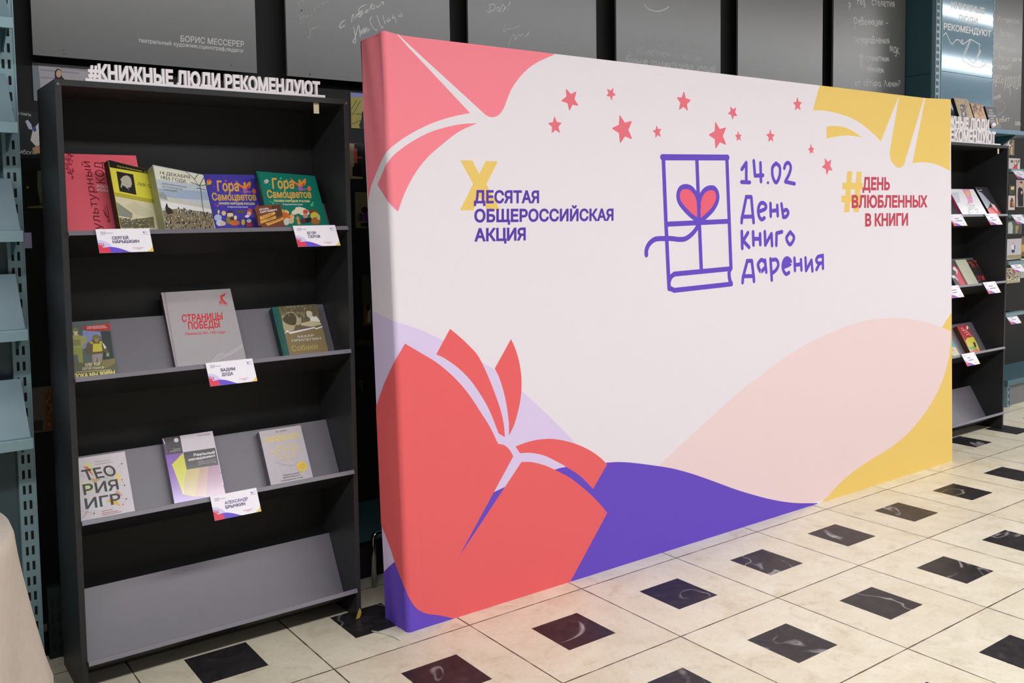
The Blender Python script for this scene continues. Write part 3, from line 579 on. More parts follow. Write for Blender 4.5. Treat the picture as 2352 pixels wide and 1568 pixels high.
'white_book':[["P","#e6e39a",[443,2066,614,2023,665,1752,659,1554,502,1856]],["P","#d8783c",[378,1948,524,1932,661,1566]],["P","#d0a878",[484,1566,866,1441,633,1373]],["P","#c8c8c4",[866,1441,1106,1697,1216,1829,1249,1445,990,1219]],["P","#f0d488",[1246,1421,1312,1559,1445,1535,1397,1218,1323,1331]],["P","#dfe6a8",[249,1457,440,1409,628,1337,523,1063,313,1127]],["P","#d8dad8",[653,1357,1128,1243,1001,995,882,944,738,1021]],["P","#dca48a",[1118,873,1275,1016,1411,792]],["P","#ecb83c",[892,709,1096,804,1217,632,1304,468]],["P","#dfe3e2",[418,937,767,917,869,701,727,487,295,526]],["P","#e8a08a",[320,545,348,516,169,313,150,329]],["s","#9a9a9a",[[1332,1694,1],[1526,1837,1]],None,7.0],["s","#9a9a9a",[[1341,1153,1],[1500,1118,1]],None,7.0],["s","#9a9a9a",[[1458,1319,1],[1501,1123,1]],None,7.0],["s","#9a9a9a",[[1344,730,1],[1491,677,1]],None,7.0],["s","#9a9a9a",[[1361,518,1],[1491,677,1]],None,7.0],["s","#9a9a9a",[[147,545,1],[485,403,1]],None,7.0],["s","#9a9a9a",[[485,403,1],[532,502,1]],None,7.0],["s","#9a9a9a",[[261,1701,1],[401,1602,1]],None,7.0],["e","#222222",[1532,1844,22,-4,-3,-22],None,8],["e","#6a2a2a",[1502,1120,22,-4,-3,-22],None,8],["e","#d8605a",[1459,1326,22,-4,-3,-22],None,8],["e","#222222",[1491,677,22,-4,-3,-22],None,8],["e","#d8605a",[1361,515,22,-4,-3,-21],None,8],["e","#5a2a2a",[489,400,21,-4,-3,-21],None,8],["t","#3c3438","ТЕО",[374,1488,964,16,-74,342],None,0.02],["t","#3c3438","РИЯ",[285,1036,1037,-3,-5,330],None,0.02],["t","#3c3438","ИГР",[271,584,1048,-16,2,328],None,0.02],["s","#c8b4b4",[[739,2039,1],[1199,2022,1]],None,22],["s","#c8b4b4",[[739,1959,1],[1279,1949,1]],None,22],["s","#c08078",[[712,417,1],[1028,426,1]],None,22],["s","#c08078",[[713,357,1],[1185,352,1]],None,22],["s","#c08078",[[713,296,1],[1278,301,1]],None,22]],
'shrink_wrapped_book':[["P","#4f4a4c",[-10,2480,579,2480,568,1844,-39,1864]],["P","#dcd3da",[579,2480,1704,2475,1689,1844,572,1862]],["P","#4f4a4c",[597,1858,1680,1846,1648,1231,582,1254]],["P","#d9d846",[578,1852,146,1511,322,445,434,405,812,1227,585,1253]],["P","#d2bd7a",[585,1253,1062,1247,674,305,331,447,448,945]],["P","#c9a494",[1027,1248,1345,1240,1077,226,657,308]],["P","#bb92aa",[1309,1240,1648,1231,1670,220,1024,227]],["t","#f0ecee","Реальный",[897,1661,708,-12,6,98],None,0.02],["t","#f0ecee","менеджмент",[703,1533,906,2,8,91],None,0.02],["t","#c8c2c4","Здравый смысл вместо",[982,1428,623,-10,4,42],None,0.0],["t","#c8c2c4","управленческой моды",[980,1354,619,-6,4,42],None,0.0],["t","#d8d2d4","Классики",[278,1995,230,-1,4,42],None,0.0],["t","#d8d2d4","менеджмента",[162,1939,348,-3,4,44],None,0.0],["t","#5a5458","Генри Минцберг",[1136,2338,459,-4,6,43],None,0.0],["e","#f0f0f0",[432,2315,74,-12,-13,-73],None,14],["t","#444444","Кл",[388,2289,81,-2,6,61],None,0.0],["s","#8a58b8",[[62,2300,1],[-16,262,1]],None,20],["s","#f2eef4",[[1662,1848,1],[1670,979,1]],None,22],["s","#f2eef4",[[1673,904,1],[1670,533,1]],None,22],["s","#f2eef4",[[14,2420,1],[44,2248,1]],None,22]],
'diamond_book':[["t","#3a3638","Ли Цзянь",[574,2013,434,17,9,75],None,0.0],["t","#f0d65c","РЕНТАБЕЛЬНОСТЬ",[147,1716,1281,-4,10,194],None,0.03],["s","#f0d65c",[[257,1356,1],[575,1534,1]],None,13],["s","#f0d65c",[[575,1534,1],[1094,1533,1]],None,13],["s","#f0d65c",[[1094,1533,1],[1311,1347,1]],None,13],["s","#f0d65c",[[257,1356,1],[780,897,1]],None,13],["s","#f0d65c",[[780,897,1],[1311,1347,1]],None,13],["s","#f0d65c",[[257,1356,1],[423,1356,1]],None,13],["s","#f0d65c",[[423,1356,1],[785,1359,1]],None,13],["s","#f0d65c",[[785,1359,1],[1135,1348,1]],None,13],["s","#f0d65c",[[1135,1348,1],[1311,1347,1]],None,13],["s","#f0d65c",[[423,1356,1],[575,1534,1]],None,13],["s","#f0d65c",[[575,1534,1],[617,1477,1]],None,13],["s","#f0d65c",[[617,1477,1],[423,1356,1]],None,13],["s","#f0d65c",[[617,1477,1],[785,1359,1]],None,13],["s","#f0d65c",[[575,1534,1],[797,1531,1]],None,13],["s","#f0d65c",[[785,1359,1],[935,1458,1]],None,13],["s","#f0d65c",[[935,1458,1],[1094,1533,1]],None,13],["s","#f0d65c",[[935,1458,1],[1135,1348,1]],None,13],["s","#f0d65c",[[1094,1533,1],[1135,1348,1]],None,13],["s","#f0d65c",[[423,1356,1],[724,1040,1]],None,13],["s","#f0d65c",[[536,1128,1],[423,1356,1]],None,13],["s","#f0d65c",[[785,1359,1],[724,1040,1]],None,13],["s","#f0d65c",[[785,1359,1],[861,1086,1]],None,13],["s","#f0d65c",[[861,1086,1],[780,897,1]],None,13],["s","#f0d65c",[[1135,1348,1],[861,1086,1]],None,13],["s","#f0d65c",[[724,1040,1],[780,897,1]],None,13],["s","#f0d65c",[[1135,1348,1],[1025,1128,1]],None,13],["s","#f0d65c",[[358,1255,1],[257,1356,1]],None,13],["s","#f0d65c",[[617,1477,1],[766,1396,1]],None,13],["s","#f0d65c",[[997,1541,1],[935,1458,1]],None,13],["s","#b4acb0",[[331,956,1],[721,791,1]],None,5.0],["s","#b4acb0",[[455,838,1],[936,753,1]],None,5.0],["s","#b4acb0",[[679,729,1],[990,743,1]],None,5.0],["s","#b4acb0",[[990,743,1],[1204,929,1]],None,5.0],["s","#b4acb0",[[492,997,1],[1162,992,1]],None,5.0],["e","#f2cf4a",[1243,648,191,-34,-45,-186],None,18],["s","#c89c2c",[[1185,736,1],[1341,737,1]],None,10],["s","#c89c2c",[[1119,698,1],[1388,695,1]],None,10],["s","#c89c2c",[[1100,640,1],[1375,641,1]],None,10],["s","#c89c2c",[[1136,592,1],[1319,587,1]],None,10],["s","#c89c2c",[[1194,540,1],[1266,544,1]],None,10],["t","#54484c","Операционная",[484,427,611,-7,10,53],None,0.0],["t","#54484c","эффективность",[464,343,646,-9,10,53],None,0.0],["t","#54484c","в ближайшие 10 лет",[378,245,814,-3,7,53],None,0.0]],
'glossy_white_book':[["P","#e58ac0",[1560,1867,2571,1969,2065,836,1486,796,1569,1325]],["P","#e8b06a",[1769,1653,2370,1677,2166,1347,1704,1325]],["P","#c9ccd8",[-43,1521,960,1648,560,879,-268,761]],["x",["#8c9298","#b8bcc0","#646a70"],[1479,1080,1545,715,1981,673,2470,101,484,1],None,102,[39,0,46,50],3]],
'dark_photo_book':[["P","#b7bccb",[-111,1891,510,1726,927,969,150,534,-36,597,-54,1430]],["P","#e9605f",[-89,432,675,635,1277,884,1431,190,1243,-38,-311,-19]],["P","#e8e4e8",[927,969,1242,737,1266,317,1076,381,858,676]],["s","#e8e8e8",[[-122,1954,1],[181,1977,1]],None,40],["s","#e8e8e8",[[-10,1850,1],[712,1939,1]],None,40]],
'black_red_book':[["P","#df5a6a",[765,1698,1022,1775,1245,1563,1348,1468,1388,309,548,339,507,583,522,846,612,1195,977,1309,988,1486]],["p","#eeeaea",[[708,1634],[962,1666],[1057,1438],[1013,1307],[816,1151],[838,1383],[662,1458]]],["p","#eeeaea",[[127,1110],[411,1095],[508,913],[552,756],[478,695],[347,900],[151,889],[69,1004]]]],
'pale_green_book':[["s","#a9ac98",[[331,1997,1],[865,1996,1]],None,20],["s","#a9ac98",[[479,1281,1],[755,1290,1]],None,20],["s","#a9ac98",[[225,1171,1],[1050,1151,1]],None,20],["s","#a9ac98",[[704,654,1],[1017,658,1]],None,20],["s","#a9ac98",[[722,508,1],[952,506,1]],None,20]],
'dark_red_title_book':[["s","#e0463c",[[206,1938,1],[527,1946,1],[518,1557,1]],None,60],["s","#e0463c",[[547,1968,1],[803,1566,1]],None,60],["s","#e0463c",[[589,1760,1],[799,1773,1]],None,60],["s","#e0463c",[[940,2008,1],[1342,2013,1]],None,60],["s","#e0463c",[[1168,1998,1],[1156,1583,1]],None,60],["s","#e0463c",[[169,1939,1],[139,1781,1]],None,60],["x",["#a83044","#d84a5c","#6a2434"],[192,914,1289,945,1148,588,201,508],None,37,[80,-4,52,56],2]],
'red_yellow_book':[["P","#e0d24c",[132,1019,475,1204,1299,1213,1393,894,1164,193,15,250,98,587]],["P","#78b04a",[98,587,930,567,922,393,89,372]],["P","#d8602c",[88,328,922,393,1147,217,84,242]],["P","#1d2a4a",[888,856,1138,832,1016,493,803,515]],["e","#e8e0c8",[1149,1893,137,-12,-114,-123],None,10],["s","#f0d8c8",[[360,1876],[558,1924],[588,1789],[354,1744]],None,40],["s","#f0d8c8",[[532,1727],[855,1742],[903,1627]],None,40],["s","#f0d8c8",[[491,1599],[866,1586],[1058,1457]],None,40],["s","#f0d8c8",[[555,1417],[877,1430],[1122,1274]],None,40],["s","#f0e8e4",[[-40,2088,1],[15,250,1]],None,50]],
'beach_book':[["P","#38b4c0",[691,1368,897,1348,847,790,232,853]],["P","#e8a0a0",[145,755,466,658,412,556,6,599]]],
'ornate_book':[["x",["#a8906a","#8a744e","#c4b08a"],[80,1856,1663,1964,1235,273,-472,230],None,102,[94,6,29,53],2],["P","#4a4650",[518,1507,1221,1552,931,493,208,406]],["P","#d8d4d4",[612,1371,743,1379,706,1235,548,1178]],["P","#e0dcdc",[588,945,777,979,672,714,511,728]]],
'figure_book':[["x",["#c89a60","#8a5a3a","#d8b078","#5a4440"],[12,1673,1486,1721,1276,811,-216,727],None,85,[110,7,34,61],4],["e","#5a5456",[433,1340,363,22,-196,-348],None,12],["e","#c84a44",[461,1197,154,9,-34,-60],None,9],["t","#e8e4e0","УБОХ",[-180,753,666,26,83,172],None,0.01]],
'cat_book':[["t","#c8c8c8","МОЯ",[390,1269,460,10,36,124],None,0.02],["t","#c8c8c8","ХУДОЖ",[270,1062,600,18,36,124],None,0.02],["t","#c8c8c8","ЛЮБИМАЯ",[-128,840,1255,53,35,123],None,0.02],["t","#c8c8c8","МОЙ",[287,664,388,4,36,124],None,0.02],["t","#c8c8c8","КОТ",[167,458,527,11,36,123],None,0.02],["P","#e0a840",[1075,807,1218,815,1109,319,890,259]],["P","#e0a840",[-193,882,-2,747,81,582,-245,637]],["e","#e8e6e4",[497,288,281,14,-88,-150],None,12],["P","#c87840",[-52,236,363,135,304,36,-159,13]]],
'card_base':[["p","#d6cdf0",[[0,443,1],[154,402],[307,306],[399,161,1],[154,80,1],[0,0,1]]],["p","#6a4fd0",[[77,161,1],[230,189],[414,185],[614,121],[798,32],[890,0,1],[184,0,1]]],["p","#e23c58",[[0,306,1],[92,242],[123,177,1],[261,177],[307,97],[307,0,1],[0,0,1]]],["s","#c02440",[[15,330],[77,306],[123,225]],None,20],["s","#c02440",[[130,314],[154,274],[146,217]],None,20],["p","#f2c860",[[1535,177,1],[1458,80],[1335,0,1],[1535,0,1]]],["s","#8878a0",[[123,700,1],[276,700,1]],None,14],["s","#8878a0",[[123,660,1],[460,660,1]],None,14],["s","#8878a0",[[123,620,1],[246,620,1]],None,14],["s","#c05068",[[952,137,1],[1259,137,1]],None,13],["s","#c05068",[[1059,97,1],[1182,97,1]],None,13],["s","#9a8cc0",[[1320,708,1],[1351,644,1]],None,10],["s","#9a8cc0",[[1351,644,1],[1443,644,1]],None,10],["s","#9a8cc0",[[1382,692,1],[1474,684,1]],None,10],["s","#9a8cc0",[[1305,604,1],[1489,596,1]],None,10],["e","#6a4fd0",[1351,668,25,0,0,24],None,8]],
'card_naryshkin':[["t","#3c2f66","СЕРГЕЙ",[414,439,460,0,0,101],None,0.02],["t","#3c2f66","НАРЫШКИН",[414,310,752,0,0,101],None,0.02]],
'card_serov':[["t","#3c2f66","ЕГОР",[445,459,322,0,0,101],None,0.02],["t","#3c2f66","СЕРОВ",[445,322,430,0,0,101],None,0.02]],
'card_duda':[["t","#3c2f66","ВАДИМ",[430,459,468,0,0,101],None,0.02],["t","#3c2f66","ДУДА",[430,306,368,0,0,101],None,0.02]],
'card_brychkin':[["t","#6a5c98","АЛЕКСАНДР",[414,451,767,0,0,101],None,0.02],["t","#3c2f66","БРЫЧКИН",[414,306,645,0,0,101],None,0.02]],
'card_blur0':[["s","#5c5088",[[460,499,1],[514,506,1]],None,40],["s","#5c5088",[[533,499,1],[572,507,1]],None,40],["s","#5c5088",[[590,499,1],[633,512,1]],None,40],["s","#5c5088",[[652,499,1],[692,507,1]],None,40],["s","#5c5088",[[710,499,1],[759,514,1]],None,40],["s","#5c5088",[[777,499,1],[823,504,1]],None,40],["s","#5c5088",[[842,499,1],[895,509,1]],None,40],["s","#5c5088",[[914,499,1],[952,514,1]],None,40],["s","#5c5088",[[460,338,1],[516,353,1]],None,40],["s","#5c5088",[[534,338,1],[575,350,1]],None,40],["s","#5c5088",[[593,338,1],[651,349,1]],None,40],["s","#5c5088",[[670,338,1],[715,340,1]],None,40],["s","#5c5088",[[733,338,1],[777,348,1]],None,40],["s","#5c5088",[[796,338,1],[855,354,1]],None,40],["s","#5c5088",[[873,338,1],[918,352,1]],None,40],["s","#5c5088",[[937,338,1],[976,351,1]],None,40],["s","#5c5088",[[994,338,1],[1041,338,1]],None,40],["s","#5c5088",[[1060,338,1],[1113,345,1]],None,40],["s","#5c5088",[[1131,338,1],[1187,349,1]],None,40]],
'card_blur1':[["s","#5c5088",[[460,499,1],[517,511,1]],None,40],["s","#5c5088",[[536,499,1],[574,507,1]],None,40],["s","#5c5088",[[593,499,1],[637,510,1]],None,40],["s","#5c5088",[[656,499,1],[710,501,1]],None,40],["s","#5c5088",[[729,499,1],[760,513,1]],None,40],["s","#5c5088",[[460,338,1],[515,338,1]],None,40],["s","#5c5088",[[533,338,1],[577,350,1]],None,40],["s","#5c5088",[[596,338,1],[634,353,1]],None,40],["s","#5c5088",[[652,338,1],[710,339,1]],None,40],["s","#5c5088",[[729,338,1],[760,347,1]],None,40],["s","#5c5088",[[779,338,1],[838,344,1]],None,40],["s","#5c5088",[[857,338,1],[894,345,1]],None,40],["s","#5c5088",[[912,338,1],[944,342,1]],None,40],["s","#5c5088",[[962,338,1],[1007,346,1]],None,40]],
'card_blur2':[["s","#5c5088",[[460,499,1],[520,500,1]],None,40],["s","#5c5088",[[539,499,1],[572,513,1]],None,40],["s","#5c5088",[[590,499,1],[644,510,1]],None,40],["s","#5c5088",[[662,499,1],[702,509,1]],None,40],["s","#5c5088",[[721,499,1],[770,508,1]],None,40],["s","#5c5088",[[788,499,1],[824,506,1]],None,40],["s","#5c5088",[[842,499,1],[885,511,1]],None,40],["s","#5c5088",[[904,499,1],[965,514,1]],None,40],["s","#5c5088",[[983,499,1],[1031,506,1]],None,40],["s","#5c5088",[[460,338,1],[492,339,1]],None,40],["s","#5c5088",[[511,338,1],[556,343,1]],None,40],["s","#5c5088",[[574,338,1],[616,352,1]],None,40],["s","#5c5088",[[635,338,1],[682,347,1]],None,40],["s","#5c5088",[[700,338,1],[738,338,1]],None,40],["s","#5c5088",[[757,338,1],[797,340,1]],None,40],["s","#5c5088",[[816,338,1],[862,354,1]],None,40],["s","#5c5088",[[880,338,1],[932,341,1]],None,40]],
'poster_portrait':[["P","#8d969c",[-55,1310,190,1286,263,-198,15,-213]],["s","#b0a8b4",[[277,1083,1],[1470,1058,1]],None,60],["s","#b0a8b4",[[908,1211,1],[1763,1174,1]],None,60],["s","#b0a8b4",[[265,812,1],[751,819,1]],None,60],["P","#2a2422",[705,1058,794,1171,905,1135,923,908,1098,693,1234,549,570,502,695,814]],["e","#e6c0a4",[829,992,85,7,-6,-137],None,10]],
'poster_festival':[["t","#c9c9c9","РАБ ЛАМПЫ",[34,1378,510,-47,4,89],None,0.02],["t","#d8d8d8","Дибров",[-25,34,689,-55,7,164],None,0.0],["P","#cfd6e6",[360,1156,444,1205,546,1060,579,866,457,891]],["P","#e8e2da",[577,836,796,1147,866,848,837,166,650,311,495,501]],["P","#3c54a8",[583,956,680,1006,701,841,616,792]],["P","#c89a70",[537,232,790,361,804,58,584,52]]],
'poster_dark_stage':[["P","#7c8068",[381,1308,547,1312,524,153,428,153,356,731]],["P","#8f8c30",[-301,4,523,122,518,0,-238,-86]],["e","#b0a050",[41,729,54,0,-2,-45],None,10]],
'poster_wood_store':[["P","#8a5a34",[524,1527,848,1535,827,41,460,48]],["x",["#b08040","#5a3a20","#a06a3a"],[550,1492,802,1462,774,128,521,165],None,34,[40,-5,3,67],3],["P","#4a4038",[33,469,420,414,376,60,16,83]]],
'poster_green_hill':[["P","#8f90cc",[-30,1521,919,1530,914,1344,-36,1319]],["s","#6a6a34",[[31,810,1],[288,1193,1]],None,40],["s","#6a6a34",[[108,630,1],[452,1166,1]],None,40],["s","#6a6a34",[[13,166,1],[512,375,1]],None,40],["s","#6a6a34",[[230,600,1],[519,616,1]],None,40],["s","#6a6a34",[[-16,587,1],[107,593,1]],None,40],["P","#2a2a26",[522,727,688,736,710,-6,399,-1,361,145,471,373]]],
'poster_red_door':[["P","#1d2a28",[225,1495,638,1510,600,131,186,124]],["P","#c05048",[219,1310,362,1278,346,684,222,681]],["P","#c05048",[332,943,622,951,621,895,331,888]],["P","#221e1a",[114,494,615,690,599,93,104,123]]],
'poster_bookshelf_man':[["P","#37445a",[99,650,599,645,589,288,89,295]],["P","#4f6a6a",[120,649,202,649,193,293,110,294]],["P","#30454a",[223,648,306,648,296,292,213,293]],["P","#b03048",[327,648,410,647,401,290,317,291]],["P","#4a3a90",[431,647,515,646,505,289,422,290]],["P","#5a5ab0",[536,646,620,645,610,287,526,289]],["e","#2a2620",[435,778,167,-1,-4,-150],None,10],["P","#2a2a22",[211,218,588,250,582,24,249,67]]],
'poster_column_photo':[["P","#8a5a30",[90,910,342,893,319,36,67,56]],["P","#b8b4a8",[252,671,385,890,364,128,195,141]],["e","#1e1e1a",[255,785,105,-7,-4,-152],None,10]],
'poster_crowd_faces':[["e","#3c3828",[75,324,104,-10,-4,-151],None,10],["e","#4c4838",[283,305,104,-10,-4,-152],None,10],["e","#4c4838",[471,288,105,-10,-4,-152],None,10],["e","#4c4838",[661,270,106,-10,-4,-153],None,10]],
'poster_dim_mural':[["P","#4c4a34",[92,857,343,828,325,198,205,405]]],
'poster_crowd_reading':[["x",["#9aa0d0","#d8d4cc","#4a4238","#b89a70"],[279,1122,2230,1196,2257,579,312,346],None,34,[148,6,-4,97],2],["P","#d8a878",[1830,634,2112,643,2140,26,1781,153]]],
'poster_red_shirt':[["P","#5a4838",[928,808,1351,922,1575,720,1516,442,1014,466]],["e","#e8c0a0",[1219,677,214,5,8,-172],None,10],["P","#d83c50",[739,253,1085,467,1444,440,1598,201,742,185]],["P","#4a4a44",[429,864,783,873,790,702,437,693]],["P","#3f5a4a",[1637,929,1853,935,1863,727,1647,722]]],
'poster_standing_man':[["P","#23222c",[317,1509,674,1616,1046,1444,1211,1025,1257,42,383,46,273,882]],["e","#d8ac8a",[775,1791,233,2,11,-244],None,10],["P","#5a4030",[513,1963,797,2105,1020,2003,881,1862]],["e","#d8ac8a",[913,1164,146,1,6,-140],None,10]],
'poster_dark_card':[["P","#d8c890",[288,618,855,657,865,415,369,377]]],
'poster_group_photo':[["P","#6a4434",[299,764,570,1041,796,764,963,209,252,212]],["P","#c87858",[516,660,797,729,889,279,604,280]]],
'poster_pale_figures':[["P","#b8c0c0",[78,913,640,1009,871,623,824,68,114,83]],["P","#a89868",[1298,686,1876,676,1543,52,1326,57]]],
'poster_sky_jumper':[["P","#a09878",[55,364,2355,354,2371,0,67,86]],["P","#e8e8f0",[661,1109,944,1171,1306,1090,1250,742,748,758]],["P","#3c4468",[746,793,1248,777,1259,532,757,549]],["P","#2a2a38",[1160,1130,1304,1125,1318,810,1174,815]],["e","#d8a080",[1011,1273,93,-3,5,-105],None,10]],
'poster_golden_hall':[["P","#d8a848",[31,950,987,994,1018,353,57,385]]],
'poster_city_map':[["x",["#6a5a44","#8c8070","#e0dcd4","#4a4a44"],[144,1156,2159,1067,2202,110,185,215],None,51,[153,-7,-3,75],2]],
'poster_pale_leaflet':[["P","#d8d4c8",[0,1581,525,1348,1872,1224,1858,1511]]],
'board0':[["t","#e6e4e2","БОРИС МЕССЕРЕР",[4982,943,2422,25,8,224],None,0.015],["t","#e6e4e2","театральный художник,сценограф,педагог",[3470,769,3927,-19,6,148],None,0.015],["e","#1c1c1c",[961,230,18,2,-1,-19],None,6],["e","#1c1c1c",[983,113,18,2,-1,-19],None,6],["e","#1c1c1c",[6865,222,22,2,-1,-22],None,6]],
'board1':[["s","#f2f2f0",[[2573,2470],[2429,2365],[2336,2197],[2387,2139],[2567,2269]],None,35],["s","#f2f2f0",[[2891,2448],[2953,2758],[3055,2594]],None,35],["s","#f2f2f0",[[3115,2792],[3129,2650]],None,35],["s","#f2f2f0",[[3112,2712],[3224,2837],[3333,2882],[3348,2772],[3238,2695],[3224,2837]],None,35],["s","#f2f2f0",[[3559,3230],[3339,3107],[3227,2965],[3294,2797],[3422,2860],[3389,2953],[3298,2910]],None,35],["s","#f2f2f0",[[3590,3025],[3532,2905],[3642,2950],[3609,3043]],None,35],["s","#f2f2f0",[[3717,3024],[3853,3298],[3829,3101],[3977,3151],[3907,3272]],None,35],["s","#f2f2f0",[[4053,3258],[4107,3183],[4258,3315]],None,35],["s","#f2f2f0",[[4297,3385],[4354,3457],[4427,3401],[4352,3359]],None,35],["s","#f2f2f0",[[2974,2250],[3021,2015],[3050,1763],[3028,1600],[2921,1638],[3034,1825],[3171,2255],[3226,2293],[3269,1881]],None,35],["s","#f2f2f0",[[3312,2142],[3326,1983],[3423,2218],[3436,2027]],None,35],["s","#f2f2f0",[[3478,2256],[3491,2065],[3570,2282],[3601,2109]],None,35],["s","#f2f2f0",[[3660,2260],[3696,2232],[3657,2147]],None,35],["s","#f2f2f0",[[3820,2762],[3743,2608],[3828,2391],[4007,2216],[4053,2270]],None,35],["s","#f2f2f0",[[4079,2840],[4200,2529],[4307,2346],[4365,2450]],None,35],["s","#f2f2f0",[[4358,2872],[4461,2542]],None,35],["s","#f2f2f0",[[4578,2734],[4557,2634],[4671,2712],[4636,2806],[4727,2686]],None,35],["s","#f2f2f0",[[4809,2957],[4824,2795],[4920,2888],[4990,2650],[4972,2697]],None,35],["s","#f2f2f0",[[5113,2992],[5168,2916],[5266,3010],[5230,3105],[5303,2965]],None,35],["s","#c6c6c4",[[507,2979],[599,2760]],None,30],["s","#c6c6c4",[[537,2875],[707,3019],[808,3047]],None,30],["s","#c6c6c4",[[557,2464],[646,2136]],None,30],["s","#c6c6c4",[[601,2285],[723,2452],[752,2317]],None,30],["s","#c6c6c4",[[789,2460],[837,2373],[941,2493],[973,2435]],None,30],["s","#c6c6c4",[[1026,2549],[1075,2493],[1146,2610]],None,30],["s","#c6c6c4",[[1200,2724],[1270,2795],[1233,2697]],None,30],["s","#c6c6c4",[[1373,2838],[1444,2940],[1476,2882]],None,30],["s","#c6c6c4",[[1547,2984],[1652,3059],[1861,3163]],None,30],["s","#c6c6c4",[[1019,2301],[962,2078],[1020,1806],[981,1616],[881,1621]],None,30],["s","#c6c6c4",[[1043,1994],[1091,1906],[1145,2036],[1194,1964],[1265,2080],[1314,2008],[1386,2156]],None,30],["e","#3a3838",[679,2647,33,4,-1,-37],None,7],["e","#1c1c1c",[959,138,27,2,-1,-25],None,7]],
'board2':[["s","#f2f2f0",[[1018,3713],[1182,3652],[1222,4005]],None,35],["s","#f2f2f0",[[1189,4001],[1456,4060],[1520,3880],[1282,3690]],None,35],["s","#f2f2f0",[[1620,3892],[1722,3958],[1753,3773],[1619,3811]],None,35],["s","#f2f2f0",[[1820,3781],[1927,4091],[2061,3999],[1955,3770]],None,35],["s","#f2f2f0",[[2060,3917],[2150,4010]],None,35],["s","#f2f2f0",[[2373,4281],[2301,4055]],None,35],["s","#f2f2f0",[[2285,3944],[2312,3920]],None,35],["s","#e4e4e2",[[2117,3300],[1972,2849],[2180,3035],[2282,3002],[2386,3068],[2489,3035],[2593,3090],[2977,3258]],None,25],["s","#e4e4e2",[[2255,2268],[2483,2739],[2656,2757],[2618,2533],[2866,2833],[2969,2762],[3076,2883],[3179,2783],[3321,2825],[3465,3006],[3391,2833]],None,25]],
'board3':[["s","#f4f4f2",[[1998,5208],[2297,5031],[2905,4981],[3479,5142],[3809,5336]],None,40],["s","#cacac8",[[1998,5239],[2023,5151]],None,20],["s","#c8c8c6",[[4970,5823],[4923,5314]],None,20],["h","#a8a8a6","поздравляю",[759,3226,5991,49,2,253],25,0],["h","#cfcfcd","с 50-летием и желаю",[838,2631,5577,84,2,254],30,0],["h","#e6e6e4","больше положительных эмоций",[709,2107,6818,97,2,241],30,0]],
'board4':[],
'board5':[["h","#f2f2f0","р",[1636,7255,258,31,-5,300],40,-0.15],["h","#f2f2f0","год",[2569,7550,901,67,-5,272],40,-0.15],["h","#f2f2f0","столетия",[4169,7715,2670,168,-6,307],40,-0.15],["h","#f2f2f0","Революции -",[2225,6237,3904,385,-5,302],40,-0.15],["h","#f2f2f0","поздравления",[2297,5121,3973,298,-5,291],40,-0.15],["h","#f2f2f0","МДК",[6281,4914,1206,-80,-6,265],40,-0.15],["h","#f2f2f0","1/2",[2902,3710,427,-26,-8,459],40,-0.15],["h","#f2f2f0","столетним",[3644,4113,2595,133,-5,259],40,-0.15],["h","#f2f2f0","юбилеем",[3711,3438,1925,30,-5,260],40,-0.15],["h","#f2f2f0","от автора Ленин?",[2376,2382,5279,315,-5,275],40,-0.15]],
'board6':[["h","#e6e6e0","- Интересно.",[3289,8455,4444,236,-11,265],45,0],["h","#e6e6e0","ть - ВЕСЕЛО",[3241,7402,3511,134,-9,228],45,0],["h","#e6e6e0","робуйте сами.",[3278,6482,4003,-12,-9,216],45,0],["h","#e6e6e0","е - Вас за уши не",[3313,5592,4648,245,-9,216],45,0],["h","#e6e6e0","оттащишь!!!",[3340,4923,3041,219,-9,229],45,0],["h","#e6e6e0","ЗДЕСЬ",[3382,3870,1836,103,-15,371],45,0],["h","#e6e6e0","ХОРОШО",[5304,3523,2716,423,-25,585],45,0],["h","#e6e6e0","лия",[3628,2602,1174,204,-10,257],45,0],["h","#e6e6e0","любит",[4021,944,2263,177,-10,246],45,0],["h","#e6e6e0","2024.",[7117,897,1043,16,-7,166],45,0],["s","#c4c2ba",[[4283,2579],[5078,2563],[5428,2192],[4981,1710],[4197,1472]],None,30]],
'column_panel':[["t","#f2f2f4","КНИЖНЫЕ",[1092,27958,4392,88,10,424],None,0.035],["t","#f2f2f4","ЛЮДИ",[2023,27217,2550,55,-2,396],None,0.035],["t","#f2f2f4","РЕКОМЕНДУЮТ",[181,26452,6279,150,-1,408],None,0.035],["s","#f2f2f4",[[137,26015],[475,26230],[833,25905],[1252,25583],[1770,25908],[2185,25919],[2611,25716],[3088,25886],[3626,26157,1]],None,60],["s","#f2f2f4",[[3626,26157,1],[2698,24954,1],[2769,24620],[4124,24313,1],[5078,25485,1],[4825,25524,1],[4936,25912,1],[3626,26157,1]],None,60],["s","#f2f2f4",[[3749,26138,1],[2879,24939,1],[4177,24556,1],[4954,25442,1]],None,60],["s","#f2f2f4",[[4000,24322,1],[4951,25504,1]],None,60],["s","#f2f2f4",[[4123,24332],[5121,24353],[5617,24616],[5483,24795],[5236,24647],[5495,24479],[5993,24776],[6534,24758]],None,60],["s","#f2f2f4",[[2489,25765],[2459,25947],[2627,25964],[2611,25716]],None,60]]}
